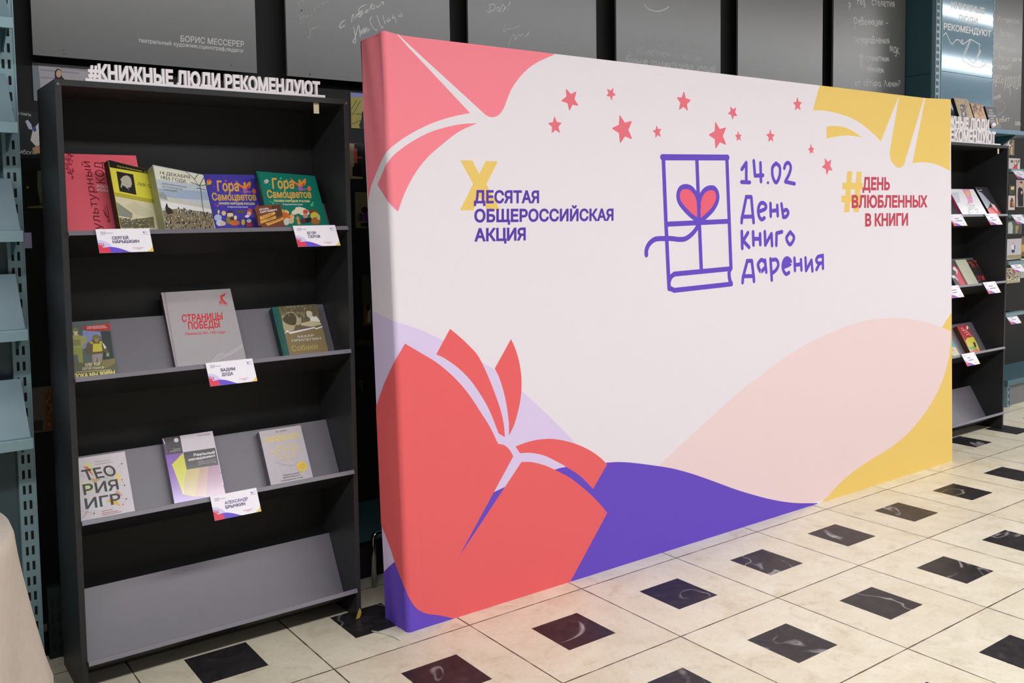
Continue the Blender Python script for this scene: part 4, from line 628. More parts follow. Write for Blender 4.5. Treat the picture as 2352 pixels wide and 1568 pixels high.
BOOKS={'red_book':{'k':3,'w':0.022,'x':0,'psi':0,'u0':-1.182,'w_':0.2571,'h':0.3369,'th':0.02},'yellow_book':{'k':3,'w':0.038,'x':-0.885,'psi':22,'u0':-0.1609,'w_':0.1609,'h':0.2672,'th':0.026},'pale_blue_book':{'k':3,'w':0.036,'x':-0.722,'psi':17,'u0':-0.185,'w_':0.185,'h':0.2569,'th':0.034},'purple_book':{'k':3,'w':0.02,'x':0,'psi':0,'u0':-0.7143,'w_':0.2023,'h':0.2702,'th':0.018},'green_book':{'k':3,'w':0.045,'x':-0.322,'psi':6,'u0':-0.2276,'w_':0.2276,'h':0.2541,'th':0.022},'small_brown_book':{'k':3,'w':0.072,'x':0,'psi':0,'u0':-0.5878,'w_':0.0817,'h':0.0905,'th':0.02},'soldier_book':{'k':2,'w':0.014,'x':0,'psi':0,'u0':-1.178,'w_':0.1376,'h':0.2249,'th':0.014},'grey_book':{'k':2,'w':0.027,'x':0,'psi':0,'u0':-0.867,'w_':0.235,'h':0.3077,'th':0.025},'green_spine_book':{'k':2,'w':0.036,'x':0,'psi':0,'u0':-0.503,'w_':0.17,'h':0.2215,'th':0.034},'white_book':{'k':1,'w':0.014,'x':0,'psi':0,'u0':-1.178,'w_':0.1684,'h':0.2256,'th':0.014},'shrink_wrapped_book':{'k':1,'w':0.028,'x':0,'psi':0,'u0':-0.8901,'w_':0.1681,'h':0.2467,'th':0.026},'diamond_book':{'k':1,'w':0.034,'x':0,'psi':0,'u0':-0.5648,'w_':0.1558,'h':0.2175,'th':0.032},'glossy_white_book':{'k':3,'w':0.121,'x':0,'psi':0,'u0':3.8489,'w_':0.3007,'h':0.1854,'th':0.02},'dark_photo_book':{'k':3,'w':0.098,'x':0,'psi':0,'u0':4.232,'w_':0.166,'h':0.2183,'th':0.03},'black_red_book':{'k':2,'w':0.02,'x':0,'psi':0,'u0':3.985,'w_':0.128,'h':0.215,'th':0.018},'pale_green_book':{'k':2,'w':0.028,'x':0,'psi':0,'u0':4.114,'w_':0.134,'h':0.2132,'th':0.026},'dark_red_title_book':{'k':2,'w':0.015,'x':0,'psi':0,'u0':4.262,'w_':0.136,'h':0.2117,'th':0.014},'red_yellow_book':{'k':1,'w':0.033,'x':0,'psi':0,'u0':4.141,'w_':0.129,'h':0.2113,'th':0.03},'beach_book':{'k':1,'w':0.012,'x':0,'psi':0,'u0':3.96,'w_':0.085,'h':0.135,'th':0.012},'ornate_book':{'col':1,'u0':4.2279,'w_':0.1801,'h':0.2036,'th':0.024},'figure_book':{'col':1,'u0':4.4242,'w_':0.1576,'h':0.1784,'th':0.024},'cat_book':{'col':1,'u0':4.6109,'w_':0.1433,'h':0.1687,'th':0.024}}
POST={'portrait':[-1.1539,1.8646,0.2301,0.1314,'#c9c4ca'],'festival':[-1.2205,1.6765,0.0885,0.151,'#11151a'],'dark_stage':[-1.1919,1.4905,0.0546,0.1332,'#14160f'],'wood_store':[-1.2144,0.698,0.0782,0.1606,'#7d7263'],'green_hill':[0.0621,1.8247,0.0835,0.1504,'#a9a055'],'red_door':[0.0509,1.6092,0.0596,0.1506,'#a08f72'],'bookshelf_man':[0.0717,1.3986,0.0877,0.1544,'#8d8460'],'column_photo':[0.0949,0.9743,0.0531,0.2203,'#4c5044'],'crowd_faces':[0.0523,0.8713,0.0887,0.0615,'#1a1a14'],'dim_mural':[0.0523,0.6562,0.0829,0.1287,'#23241c'],'crowd_reading':[5.6208,1.8715,0.2425,0.1246,'#7d766a'],'red_shirt':[5.7654,1.7458,0.1968,0.1042,'#cfc8c8'],'standing_man':[5.9076,1.4625,0.2816,0.2165,'#b8a8a4'],'dark_card':[5.7887,1.561,0.0955,0.0753,'#4a4a34'],'group_photo':[5.7852,1.4395,0.1044,0.1143,'#d8ccc4'],'pale_figures':[5.7798,1.2454,0.2344,0.1087,'#5a5c54'],'sky_jumper':[5.779,1.0442,0.2371,0.1648,'#c9c4cc'],'golden_hall':[6.0152,1.0621,0.1933,0.1621,'#7a6444'],'city_map':[5.7748,0.8538,0.228,0.1232,'#b8a890'],'pale_leaflet':[6.0088,0.8865,0.1931,0.1581,'#a8b4a8']}
BRD=[(-1.1606,-0.3718),(-0.2465,0.5262),(0.6241,1.3961),(1.5316,2.321),(2.4677,3.2585),(3.37,4.178),(5.02,5.8144)]
ZB=2.0119

# ================================================================== the room
BLK = mat('#1b1b1a', .6, 0, .12, 25, .3)
# floor: cream marble slabs with a black marble square inlaid in each
def floor_material():
    m = bpy.data.materials.new('marble_floor')
    m.use_nodes = True
    nt = m.node_tree
    N, Lk = nt.nodes, nt.links
    b = N['Principled BSDF']
    tc = N.new('ShaderNodeTexCoord')
    def math_(op, a, bb=None, c=None):
        n = N.new('ShaderNodeMath')
        n.operation = op
        for i, v in enumerate((a, bb, c)):
            if v is None: continue
            if isinstance(v, (int, float)): n.inputs[i].default_value = v
            else: Lk.new(v, n.inputs[i])
        return n.outputs[0]
    def vmath(op, a, sc=None, v=None):
        n = N.new('ShaderNodeVectorMath')
        n.operation = op
        Lk.new(a, n.inputs[0])
        if sc is not None: n.inputs['Scale'].default_value = sc
        if v is not None:
            if isinstance(v, tuple): n.inputs[1].default_value = v
            else: Lk.new(v, n.inputs[1])
        return n.outputs[0]
    def noise(vec, scale, detail=6, rough=.55, dist=0.0):
        n = N.new('ShaderNodeTexNoise')
        Lk.new(vec, n.inputs['Vector'])
        n.inputs['Scale'].default_value = scale
        n.inputs['Detail'].default_value = detail
        n.inputs['Roughness'].default_value = rough
        n.inputs['Distortion'].default_value = dist
        return n.outputs['Fac']
    def ramp(fac, stops):
        n = N.new('ShaderNodeValToRGB')
        els = n.color_ramp.elements
        while len(els) < len(stops): els.new(.5)
        for e, (p, c) in zip(els, stops):
            e.position = p
            e.color = (*c, 1)
        Lk.new(fac, n.inputs[0])
        return n.outputs[0]
    def mix(f, a, bb, mode='MIX'):
        n = N.new('ShaderNodeMix')
        n.data_type = 'RGBA'
        n.blend_type = mode
        if isinstance(f, (int, float)): n.inputs[0].default_value = f
        else: Lk.new(f, n.inputs[0])
        for i, v in ((6, a), (7, bb)):
            if isinstance(v, tuple): n.inputs[i].default_value = (*v, 1)
            else: Lk.new(v, n.inputs[i])
        return n.outputs[2]
    S = .52
    uv = vmath('SCALE', tc.outputs['Object'], 1 / S)
    sp = N.new('ShaderNodeSeparateXYZ')
    Lk.new(uv, sp.inputs[0])
    fx, fy = math_('FRACT', sp.outputs[0]), math_('FRACT', sp.outputs[1])
    cx, cy = math_('ABSOLUTE', math_('SUBTRACT', fx, .5)), math_('ABSOLUTE', math_('SUBTRACT', fy, .5))
    mxm = math_('MAXIMUM', cx, cy)
    cell = vmath('FLOOR', uv)
    wn = N.new('ShaderNodeTexWhiteNoise')
    wn.noise_dimensions = '3D'
    Lk.new(vmath('ADD', cell, v=(3.3, 7.7, 0)), wn.inputs['Vector'])
    shift = vmath('SCALE', wn.outputs['Color'], 9.0)
    tv = vmath('ADD', uv, v=shift)
    # cream marble
    n1 = noise(tv, 2.2, 8, .6, 1.2)
    n2 = noise(tv, 9, 6, .65, .6)
    n5 = noise(tv, 26, 5, .7, .4)
    cream = ramp(n1, [(.25, (.70, .63, .48)), (.5, (.78, .725, .575)), (.75, (.83, .79, .66))])
    vein = ramp(math_('ABSOLUTE', math_('SUBTRACT', n2, .5)), [(0, (.80, .76, .71)), (.035, (1, 1, 1)), (1, (1, 1, 1))])
    cream = mix(.28, cream, mix(1.0, cream, vein, 'MULTIPLY'))
    spots = ramp(n5, [(0, (.78, .72, .66)), (.36, (.97, .965, .96)), (.55, (1, 1, 1))])
    cream = mix(.9, cream, mix(1.0, cream, spots, 'MULTIPLY'))
    smudge = ramp(noise(tv, 4.2, 7, .7, .8), [(.30, (.80, .755, .70)), (.47, (1, 1, 1))])
    cream = mix(.8, cream, mix(1.0, cream, smudge, 'MULTIPLY'))
    tint = ramp(wn.outputs['Value'], [(0, (.94, .925, .90)), (.5, (1, .985, .96)), (1, (1.0, 1.0, 1.0))])
    cream = mix(1.0, cream, tint, 'MULTIPLY')
    # black marble
    nb = noise(tv, 7, 8, .65, 1.5)
    black = ramp(nb, [(.3, (.016, .0145, .016)), (.6, (.034, .030, .032)), (.8, (.07, .062, .062))])
    vv = noise(tv, 1.15, 3, .5, .9)
    v2 = ramp(math_('ABSOLUTE', math_('SUBTRACT', vv, .5)), [(0, (.40, .37, .37)), (.006, (.16, .15, .15)), (.012, (0, 0, 0))])
    vm = ramp(noise(tv, 3.1, 3, .6), [(.42, (0, 0, 0)), (.62, (1, 1, 1))])
    black = mix(1.0, black, mix(1.0, v2, vm, 'MULTIPLY'), 'ADD')
    edge_n = math_('MULTIPLY', math_('SUBTRACT', noise(uv, 30, 3), .5), .004)
    isb = math_('LESS_THAN', math_('ADD', mxm, edge_n), .2)
    col = mix(isb, cream, black)
    gw = math_('ADD', .4955, math_('MULTIPLY', math_('SUBTRACT', noise(uv, 5, 4), .52), .012))
    isg = math_('GREATER_THAN', mxm, gw)
    col = mix(isg, col, (.115, .085, .06))
    Lk.new(col, b.inputs['Base Color'])
    ro = ramp(n1, [(0, (.30, .30, .30)), (1, (.44, .44, .44))])
    Lk.new(ro, b.inputs['Roughness'])
    b.inputs['Specular IOR Level'].default_value = .22
    bp = N.new('ShaderNodeBump')
    bp.inputs['Strength'].default_value = .35
    bp.inputs['Distance'].default_value = .002
    Lk.new(math_('SUBTRACT', 1.0, isg), bp.inputs['Height'])
    Lk.new(bp.outputs[0], b.inputs['Normal'])
    return m
mb = MB()
mb.box((-5, -7, -.1), (12, 1.15, 0), floor_material())
struct(mb.build('floor'))
mb = MB()
mb.box((-5, .95, 0), (12, 1.1, 3.6), mat('#232322', .62, 0, .12, 22, .3))
struct(mb.build('wall_back'))

# ================================================================== display shelf geometry shared by the bookcases
DV, DW = Vector((0, .5, .8660254)), Vector((0, -.8660254, .5))
def rack_point(k): return Vector((0, .392, .055 + .4327 * k))
def frame(O, U, V):
    N = U.cross(V)
    return Matrix(((U.x, V.x, N.x, O.x), (U.y, V.y, N.y, O.y), (U.z, V.z, N.z, O.z), (0, 0, 0, 1)))
SIDE = mat('#2d2d2f', .42, 0, .08, 40, .35)
BACK = mat('#1f1f20', .5, 0, .08, 40, .3)
PANEL = mat('#6e6a72', .4, 0, .06, 18, .6)  # same black laminate, its lit look put into a lighter colour
UNDER = mat('#19191a', .6, 0, .08, 30, .2)  # ledge underside, its shade put into a darker copy of the laminate
def bookcase(x0, label):
    W, D0, D1, H, t = .932, .293, .574, 1.853, .018
    r = thing('bookcase', label, 'bookcase', (x0, D0, 0), 'black display bookcases')
    def part(name, mb, parent=r, bevel=.0012):
        o = mb.build(name, None, bevel=bevel)
        o.parent = parent
        return o
    d = D1 - D0
    for a in (0, W - t):
        m = MB(); m.box((a, 0, 0), (a + t, d, H), SIDE); part('side_panel', m)
    m = MB(); m.box((t, 0, H - t), (W - t, d, H), SIDE); part('top_panel', m)
    m = MB(); m.box((t, d - .008, .03), (W - t, d, H - t), BACK); part('back_panel', m)
    for k in range(4):
        P = rack_point(k)
        T = frame(Vector((0, P.y - D0, P.z)), Vector((1, 0, 0)), DV)
        TT = T.copy()
        m = MB()
        Lp = .236 if k < 3 else .165
        m.box((t, 0, -.016), (W - t, Lp, 0), PANEL, T=T)
        # keep the panel in front of the back board
        o = part('display_shelf', m)
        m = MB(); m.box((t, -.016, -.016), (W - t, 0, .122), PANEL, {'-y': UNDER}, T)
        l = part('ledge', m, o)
    m = MB()
    m.box((W - .125, .012, H - t - .036), (W - .105, .0135, H - t), mat('#cfc6a4', .6)); part('paper_tag', m)
    for a in (.009, W - .009):
        m = MB()
        m.tube([(a, .0005, H - .014), (a, -.0016, H - .014)], .004, mat('#8d8d8d', .3, .8), 8)
        part('fastener_cap', m, bevel=0)
    return r
bc1 = bookcase(-1.205, 'black display bookcase with slanted shelves to the left of the large printed panel')
bc2 = bookcase(3.49, 'black display bookcase half hidden behind the right end of the large printed panel')

# ------------------------------------------------------------------ raised letter signs on the bookcases
WHT = mat('#e9e4e8', .45, 0, .02, 40)
def letters(parent, txt, x0, x1, z0, cap, depth, y0=0):
    full = []
    # advance widths from the font, fitted to x0..x1
    pos = []
    V, F = text_mesh(txt, .045)
    a0, a1 = min(v.x for v in V), max(v.x for v in V)
    sx = (x1 - x0) / (a1 - a0)
    sy = cap / CAP
    xcur = None
    for i, ch in enumerate(txt):
        if ch == ' ': continue
        Vp = text_mesh(txt[:i + 1], .045)[0]
        xr = max(v.x for v in Vp)
        Vc, Fc = text_mesh(ch, .045, .5)
        wr = max(v.x for v in Vc)
        off = xr - wr
        m = MB()
        zmin = min(v.y for v in Vc)
        m.v = [(x0 + (v.x + off - a0) * sx, y0 + (.5 - v.z) * depth, z0 + max(v.y, -.02) * sy) for v in Vc]
        m.f = list(Fc)
        m.m = [0] * len(Fc)
        m.mats = [WHT]
        o = m.build('letter', None)
        o.parent = parent
s1 = thing('letter_sign', 'white raised cut-out letters in one row on top of the left bookcase', 'sign', (-1.121, .297, 1.853))
m = MB(); m.box((0, 0, 0), (.764, .022, .009), WHT); m.build('base_bar', None, bevel=.001).parent = s1
letters(s1, '#КНИЖНЫЕ ЛЮДИ РЕКОМЕНДУЮТ', .01, .748, .0085, .044, .012, .005)
s2 = thing('letter_sign', 'white raised cut-out letters in two rows on top of the far right bookcase', 'sign', (3.50, .297, 1.853))
m = MB(); m.box((0, 0, 0), (.82, .022, .009), WHT); m.build('base_bar', None, bevel=.001).parent = s2
m = MB(); m.box((.01, .006, .079), (.69, .017, .088), WHT); m.build('middle_bar', None, bevel=.001).parent = s2
letters(s2, 'РЕКОМЕНДУЮТ', .17, .765, .0085, .072, .012, .005)
letters(s2, '#КНИЖНЫЕ ЛЮДИ', .0, .68, .087, .066, .012, .005)

# ================================================================== books
PAPER = mat('#e4ddcf', .7, 0, .1, 400)
def book_at(name, T, w, h, th, base, spine, label, group, soft=False, gloss=.4, coat=0.0, rz=0.0):
    r = thing('book', label, 'book', group=group, mtx=T)
    cm, sm = mat(base, gloss, 0, .04, 90, .4, 0, coat), mat(spine, gloss, 0, .04, 90, .4, 0, coat)
    b = .0005 if soft else .0024
    Rz = Matrix.Rotation(math.radians(rz), 4, 'Z')
    m = MB()
    m.box((0, 0, th - b), (w, h, th), cm, T=Rz)
    m.box((0, 0, 0), (w, h, b), sm, T=Rz)
    m.box((0, 0, b), (.0026 if not soft else .0006, h, th - b), sm, T=Rz)
    rect = (0.0003, .0003, w - .0003, h - .0003) if not rz else (-.05, .0003, w + .05, h + .05)
    draw(m, ART[name], lambda u, v, q: (u, v, th + q), rect=rect, rough=gloss, coat=coat)
    o = m.build('cover', r)
    o.matrix_parent_inverse = Matrix()
    m = MB()
    i = 0 if soft else .003
    m.box((.003, i, b + .0002), (w - .0008 - i, h - .0004 - i, th - b - .0002), PAPER, T=Rz)
    o = m.build('page_block', r)
    o.matrix_parent_inverse = Matrix()
    return r
def rack_book(name, base, spine, label, group, soft=False, gloss=.4, coat=0.0, rz=0.0, v0=.0015, dw=0.0):
    B = BOOKS[name]
    p = math.radians(B['psi'])
    U = Vector((math.cos(p), 0, 0)) - DW * math.sin(p)
    N = U.cross(DV)
    th = B['th'] - .0008
    O = rack_point(B['k']) + Vector((B['x'], 0, 0)) + DW * (B['w'] + dw) + U * B['u0'] - N * th + DV * v0
    # artwork was measured from the shelf corner, so the cover starts v0 above it
    return book_at(name, frame(O, U, DV), B['w_'], B['h'] - v0, th, base, spine, label, group, soft, gloss, coat, rz)
g1, g2, g3 = 'books on the top shelf of the left bookcase', 'books on the second shelf of the left bookcase', 'books on the third shelf of the left bookcase'
rack_book('red_book', '#fd6c7b', '#a83040', 'large red softcover with dark vertical lettering on the top shelf, leftmost there', g1, True)
rack_book('yellow_book', '#e2d84a', '#2a2822', 'yellow and black book with a dark portrait square and mountain picture', g1)
rack_book('pale_blue_book', '#c3cfd6', '#8f9064', 'thick pale blue book with bare tree and winter crowd picture', g1)
rack_book('purple_book', '#4a3fa8', '#2e2870', 'violet picture book with gold lettering and cartoon figures, beside the green one', g1)
rack_book('green_book', '#0c7a68', '#123a34', 'green picture book with gold lettering and cartoon figures at right of top shelf', g1)
rack_book('small_brown_book', '#7a4630', '#5a3020', 'small brown book with slanted yellow strips leaning in front of the green book', g1, True, .35, 0, 8, .002, .024)
rack_book('soldier_book', '#5d6a6a', '#2c3430', 'paperback with two painted soldiers and a red banner strip', g2, True, .38)
rack_book('grey_book', '#b3acae', '#4a3430', 'large grey hardback with red lettering in the middle of the second shelf', g2)
rack_book('green_spine_book', '#0f5a50', '#08302c', 'hardback with dark green spine and sepia photo of a child and dog', g2)
rack_book('white_book', '#ddd5da', '#cfc8cc', 'white paperback with big dark letters over coloured triangles', g3, True)
rack_book('shrink_wrapped_book', '#8a55b8', '#3a2448', 'shrink-wrapped purple and yellow hardback with grey title block', g3, False, .2, .6)
rack_book('diamond_book', '#cbc2c8', '#6a6468', 'pale grey book with yellow line drawing of a diamond', g3)
g4 = 'books in the far right bookcase'
rack_book('glossy_white_book', '#e6e4e8', '#c04070', 'glossy white book with pink title patch on the top shelf of far bookcase', g4, False, .2, .7)
rack_book('dark_photo_book', '#3c3a3e', '#1c1c1e', 'dark photo book with white curve and red corner, top shelf of far bookcase', g4, True, .3)
rack_book('black_red_book', '#4a464a', '#2c2a2c', 'charcoal book with red and white figure, second shelf of far bookcase', g4)
rack_book('pale_green_book', '#cdcfb6', '#a8a890', 'plain pale green book between charcoal and dark red-titled books', g4)
rack_book('dark_red_title_book', '#34302f', '#1c1818', 'dark book with red scratched title, second shelf of far bookcase', g4, True)
rack_book('red_yellow_book', '#b8323e', '#5a3a20', 'thick red and yellow children\'s book on the third shelf of far bookcase', g4, False, .3)
rack_book('beach_book', '#d8d8b0', '#b0b090', 'turquoise and sand coloured booklet half hidden by the printed panel edge', g4, True)
# three books on the column shelf
def shelf_book(name, base, spine, label):
    B = BOOKS[name]
    t = math.radians(72)
    V = Vector((0, math.cos(t), math.sin(t)))
    U = Vector((1, 0, 0))
    N = U.cross(V)
    O = Vector((B['u0'], .50, 1.985)) - N * B['th']
    O += V * .008
    return book_at(name, frame(O, U, V), B['w_'], B['h'] - .008, B['th'], base, spine, label, 'books on the blue metal column shelf', False, .35)
shelf_book('ornate_book', '#b8a07a', '#1e1c1a', 'book with ornate golden frame cover, left on the blue metal shelf')
shelf_book('figure_book', '#c8986a', '#5a2a1a', 'orange-brown book with dark central figure, middle of the blue metal shelf')
shelf_book('cat_book', '#3a3a40', '#1a1a1c', 'dark grey book with pale lettering and yellow side shapes, right on metal shelf')

# ================================================================== name cards
CARD = mat('#f3eef4', .4, 0, .02, 60)
CW, CH = .1535, .0805
def card(T, arts, label, group):
    m = MB()
    m.box((0, 0, -.0012), (CW, CH, 0), CARD)
    for i, a in enumerate(arts):
        draw(m, ART[a], lambda u, v, q: (u, v, q + i * 8e-4), eps=2.5e-5, rect=(0, 0, CW, CH), n=3)
    o = m.build('name_card', None, mtx=T)
    return tag(o, label, 'name card', group)
def rack_card(k, x, arts, label, group):
    O = rack_point(k) + DW * .1302 + DV * -.0815 + Vector((x, 0, 0))
    return card(frame(O, Vector((1, 0, 0)), DV), arts, label, group)
gc1, gc2 = 'name cards on the left bookcase', 'name cards on the far right bookcase'
rack_card(3, -1.115, ['card_base', 'card_naryshkin'], 'white name card on the shelf edge below the yellow and black book', gc1)
rack_card(3, -.497, ['card_base', 'card_serov'], 'white name card on the shelf edge below the green picture book', gc1)
rack_card(2, -.805, ['card_base', 'card_duda'], 'white name card on the shelf edge below the large grey hardback', gc1)
rack_card(1, -.806, ['card_base', 'card_brychkin'], 'white name card on the shelf edge below the shrink-wrapped purple book', gc1)
rack_card(3, 3.662, ['card_base', 'card_blur0'], 'white name card, left one on the top shelf edge of far bookcase', gc2)
rack_card(3, 4.095, ['card_base', 'card_blur1'], 'white name card below the dark photo book in far bookcase', gc2)
rack_card(2, 3.64, ['card_base', 'card_blur2'], 'white name card below the charcoal book, cut by the panel edge', gc2)
rack_card(2, 4.09, ['card_base', 'card_blur0'], 'white name card below the dark red-titled book in far bookcase', gc2)
rack_card(1, 3.845, ['card_base', 'card_blur1'], 'white name card below the red and yellow children\'s book', gc2)

# ================================================================== the big printed fabric panel
BX, BY, BW, BH, BD, LX, LY, RAD = -.20374, .07949, 3.59218, 2.0532, .15924, -.01438, .01399, .016
def banner_map(u, v, w):
    """unrolled fabric: u<0 is the left end, u>0 the front; the frame leans a little"""
    if u >= RAD:
        x, y, nx, ny = u, 0, 0, -1
    elif u <= -RAD:
        x, y, nx, ny = 0, -u, -1, 0
    else:
        a = (RAD - u) / (2 * RAD) * math.pi / 2
        x, y = RAD - RAD * math.sin(a), RAD - RAD * math.cos(a)
        nx, ny = -math.sin(a), -math.cos(a)
    # loose cloth: shallow folds down the left end and along the top
    fold = 0
    if u < .02:
        k = min(1, (.02 - u) / .04)
        d = max(0, v - 1.5) / .56
        fold = .0035 * d * k * math.sin((u * 55) - (BH - v) * 9.0 + 1.0)
        if v < .35:
            fold += .002 * k * (.35 - v) / .35 * math.sin(u * 60 + v * 8)
    w += fold
    zc = v
    if v > BH - .021:
        zc = v + .009 * math.exp(-(u / .05) ** 2) + .010 * math.exp(-((BW - u) / .1) ** 2)
    return (BX + x + LX * v + nx * w, BY + y + LY * v + ny * w, zc)
FAB = '#ece5ec'
def fabric(c): return mat(c, .75, 0, .025, 350, .15, .12)
m = MB()
FM = fabric(FAB)
us = [-BD + i * .012 for i in range(12)] + [-RAD + 2 * RAD * i / 8 for i in range(9)] + [.03, .06, .09, .13, .18, .25, .4, .8, 1.3, 1.8, 2.3, 2.8, 3.2, 3.4, 3.46, 3.5, 3.55, BW]
us = sorted(set(round(u, 4) for u in us if u <= BW))
vs_ = [0, .015, .05, .1, .15, .2, .25, .3, .36, .6, .9, 1.2, 1.45, 1.55, 1.65, 1.72, 1.8, 1.86, 1.92, 1.97, 2.01, 2.033, 2.045, BH]
for ua, ub in zip(us, us[1:]):
    for va, vb in zip(vs_, vs_[1:]):
        m.face([banner_map(ua, va, 0), banner_map(ub, va, 0), banner_map(ub, vb, 0), banner_map(ua, vb, 0)], FM)
base = m.build('front_cloth', None, smooth=True)
# artwork printed on the cloth: finely cut so that it follows the rounded edge and the folds
m = MB()
cuts = sorted(set([-BD + i * .012 for i in range(12)] + [-RAD + 2 * RAD * i / 8 for i in range(9)] + [.03, .06, .09, .13, .18, .25]))
def vcut_map(u, v, w): return banner_map(u, v, w)
class VMB(MB):
    def face(s, pts, m_):
        MB.face(s, pts, m_)
pm = MB()
def collect(u, v, w): return (u, v, w)
draw(pm, ART['banner'], collect, eps=4e-5, rect=(-BD, 0, BW, BH), cuts=cuts, M=fabric, n=7)
for fc, mi in zip(pm.f, pm.m):
    P = [Vector(pm.v[i]) for i in fc]
    parts = [P]
    if min(p.x for p in P) < .26:
        parts = []
        e = [-1] + vs_[1:-1] + [9]
        for a, b in zip(e, e[1:]):
            q = clip(P, 1, a, True)
            q = clip(q, 1, b, False) if len(q) > 2 else q
            if len(q) > 2:
                parts.append(q)
    for q in parts:
        m.face([banner_map(p.x, p.y, p.z * (1 + 14 * max(0, min(1, (.06 - p.x) / .04))) + 3e-5) for p in q], pm.mats[mi])
# join the print with the cloth so that the cover is one mesh
pr = m.build('print', None)
ba = bpy.data.objects.new('cloth_cover', base.data)
bm = bmesh.new()
bm.from_mesh(base.data)
nb = len(base.data.materials)
mats_all = list(base.data.materials) + list(pr.data.materials)
k0 = len(bm.faces)
bm.from_mesh(pr.data)
bm.faces.ensure_lookup_table()
for i in range(k0, len(bm.faces)):
    bm.faces[i].material_index += nb
cover_me = bpy.data.meshes.new('cloth_cover')
bm.to_mesh(cover_me)
bm.free()
for q in mats_all:
    cover_me.materials.append(q)
bpy.data.objects.remove(base)
bpy.data.objects.remove(pr)
bpy.data.objects.remove(ba)
wall = thing('printed_panel', 'large free-standing fabric panel printed with red flowers, stars and violet lettering', 'display panel', (BX, BY, 0))
o = bpy.data.objects.new('cloth_cover', cover_me)
COL.objects.link(o)
o.parent = wall
o.location = (-BX, -BY, 0)
# top, back and right end cloth
m = MB()
def bp(x, y, z): return (x + LX * z, y + LY * z, z)
TS = [('#fc8b99', 0, .73), (FAB, .73, 2.79), ('#efcd73', 2.79, BW)]
for c, a, b in TS:
    m.face([bp(a, 0.002, BH - .0005), bp(b, 0.002, BH - .0005), bp(b, BD, BH - .0005), bp(a, BD, BH - .0005)], fabric(c))
m.face([bp(0, BD, 0), bp(BW, BD, 0), bp(BW, BD, BH), bp(0, BD, BH)], fabric('#2a2a2c'))
for c, a, b in (('#efcd73', 0, .8), (FAB, .8, 1.62), ('#efcd73', 1.62, BH)):
    m.face([bp(BW, 0, a), bp(BW, BD, a), bp(BW, BD, b), bp(BW, 0, b)], fabric(c))
m.face([bp(.01, .02, .001), bp(BW, 0, .001), bp(BW, BD, .001), bp(0, BD, .001)], fabric('#2a2a2c'))
m.build('cloth_back', None).parent = wall

# ================================================================== chalkboards on the wall
BOARD = mat('#6b6b69', .3, 0, .05, 5, .9)
blabel = ['wide grey board with small white printed name and title above the left bookcase',
          'grey board with slanted white handwriting and signature behind the panel\'s left corner',
          'grey board with one short chalked word and two thin scribbles',
          'grey board with a chalked smile and faint three-line greeting',
          'blank grey board without any writing',
          'grey board with many lines of chalk handwriting next to the blue metal column',
          'grey board covered in chalk lettering at far right beyond the metal column']
for i, (xa, xb) in enumerate(BRD):
    m = MB()
    m.box((0, 0, 0), (xb - xa, .012, 3.35 - ZB), BOARD)
    def fm(u, v, w): return (u, -w, v)
    draw(m, ART['board%d' % i], fm, eps=3e-5, M=lambda c: mat(c, .8, 0, .25, 300, .1), n=4)
    r = thing('chalkboard', blabel[i], 'chalkboard', (xa, .88, ZB), 'grey boards in a row on the wall')
    m.build('board', None).parent = r
    for fx in (.12, .88):
        k = MB()
        k.box((fx * (xb - xa) - .02, .012, .06), (fx * (xb - xa) + .02, .07, 1.28), mat('#161616', .7))
        k.build('mounting_batten', None).parent = r

# ================================================================== pictures on the wall
plabel = {
 'portrait': 'pale photo of a smiling dark-haired person pinned above the left bookcase',
 'festival': 'dark poster with white lettering and pale figure left of the left bookcase',
 'dark_stage': 'very dark photo low beside the left bookcase, under the lettered poster',
 'wood_store': 'brownish photo near the metal upright, lower left of the left bookcase',
 'green_hill': 'photo of yellow-green hill under violet sky between bookcase and panel',
 'red_door': 'photo of a red door and black stool below the hill photo',
 'bookshelf_man': 'photo with coloured book spines and a dark head behind the panel edge',
 'column_photo': 'tall dim photo with brown figure behind the panel edge',
 'crowd_faces': 'dark strip photo with dim faces behind the panel edge',
 'dim_mural': 'dim photo with brown shape, lowest between bookcase and panel',
 'crowd_reading': 'photo of a crowded interior just above the far right bookcase corner',
 'red_shirt': 'photo of a person in a red shirt in front of framed pictures',
 'standing_man': 'photo of a fair-haired person in dark clothes with folded arm',
 'dark_card': 'small dark olive print with a cream rectangle',
 'group_photo': 'small white-bordered photo of a group in brown and orange',
 'pale_figures': 'photo of pale grey figures under a name card',
 'sky_jumper': 'photo of a lone person in light clothes against a pale sky',
 'golden_hall': 'photo of a golden hall at the right edge',
 'city_map': 'crowded brown and white print below the lone-person photo',
 'pale_leaflet': 'pale green leaflet at the right edge'}
for nm, (x, z, w, h, basec) in POST.items():
    m = MB()
    m.box((0, 0, 0), (w, .004, h), mat(basec, .4, 0, .08, 50))
    draw(m, ART['poster_' + nm], lambda u, v, q: (u, -q, v), eps=3e-5, rect=(0.0005, .0005, w - .0005, h - .0005), n=3, rough=.4, noise=.12)
    o = m.build('photo_print', None)
    o.location = (x, .9455, z)
    tag(o, plabel[nm], 'photo', 'photos on the black wall')

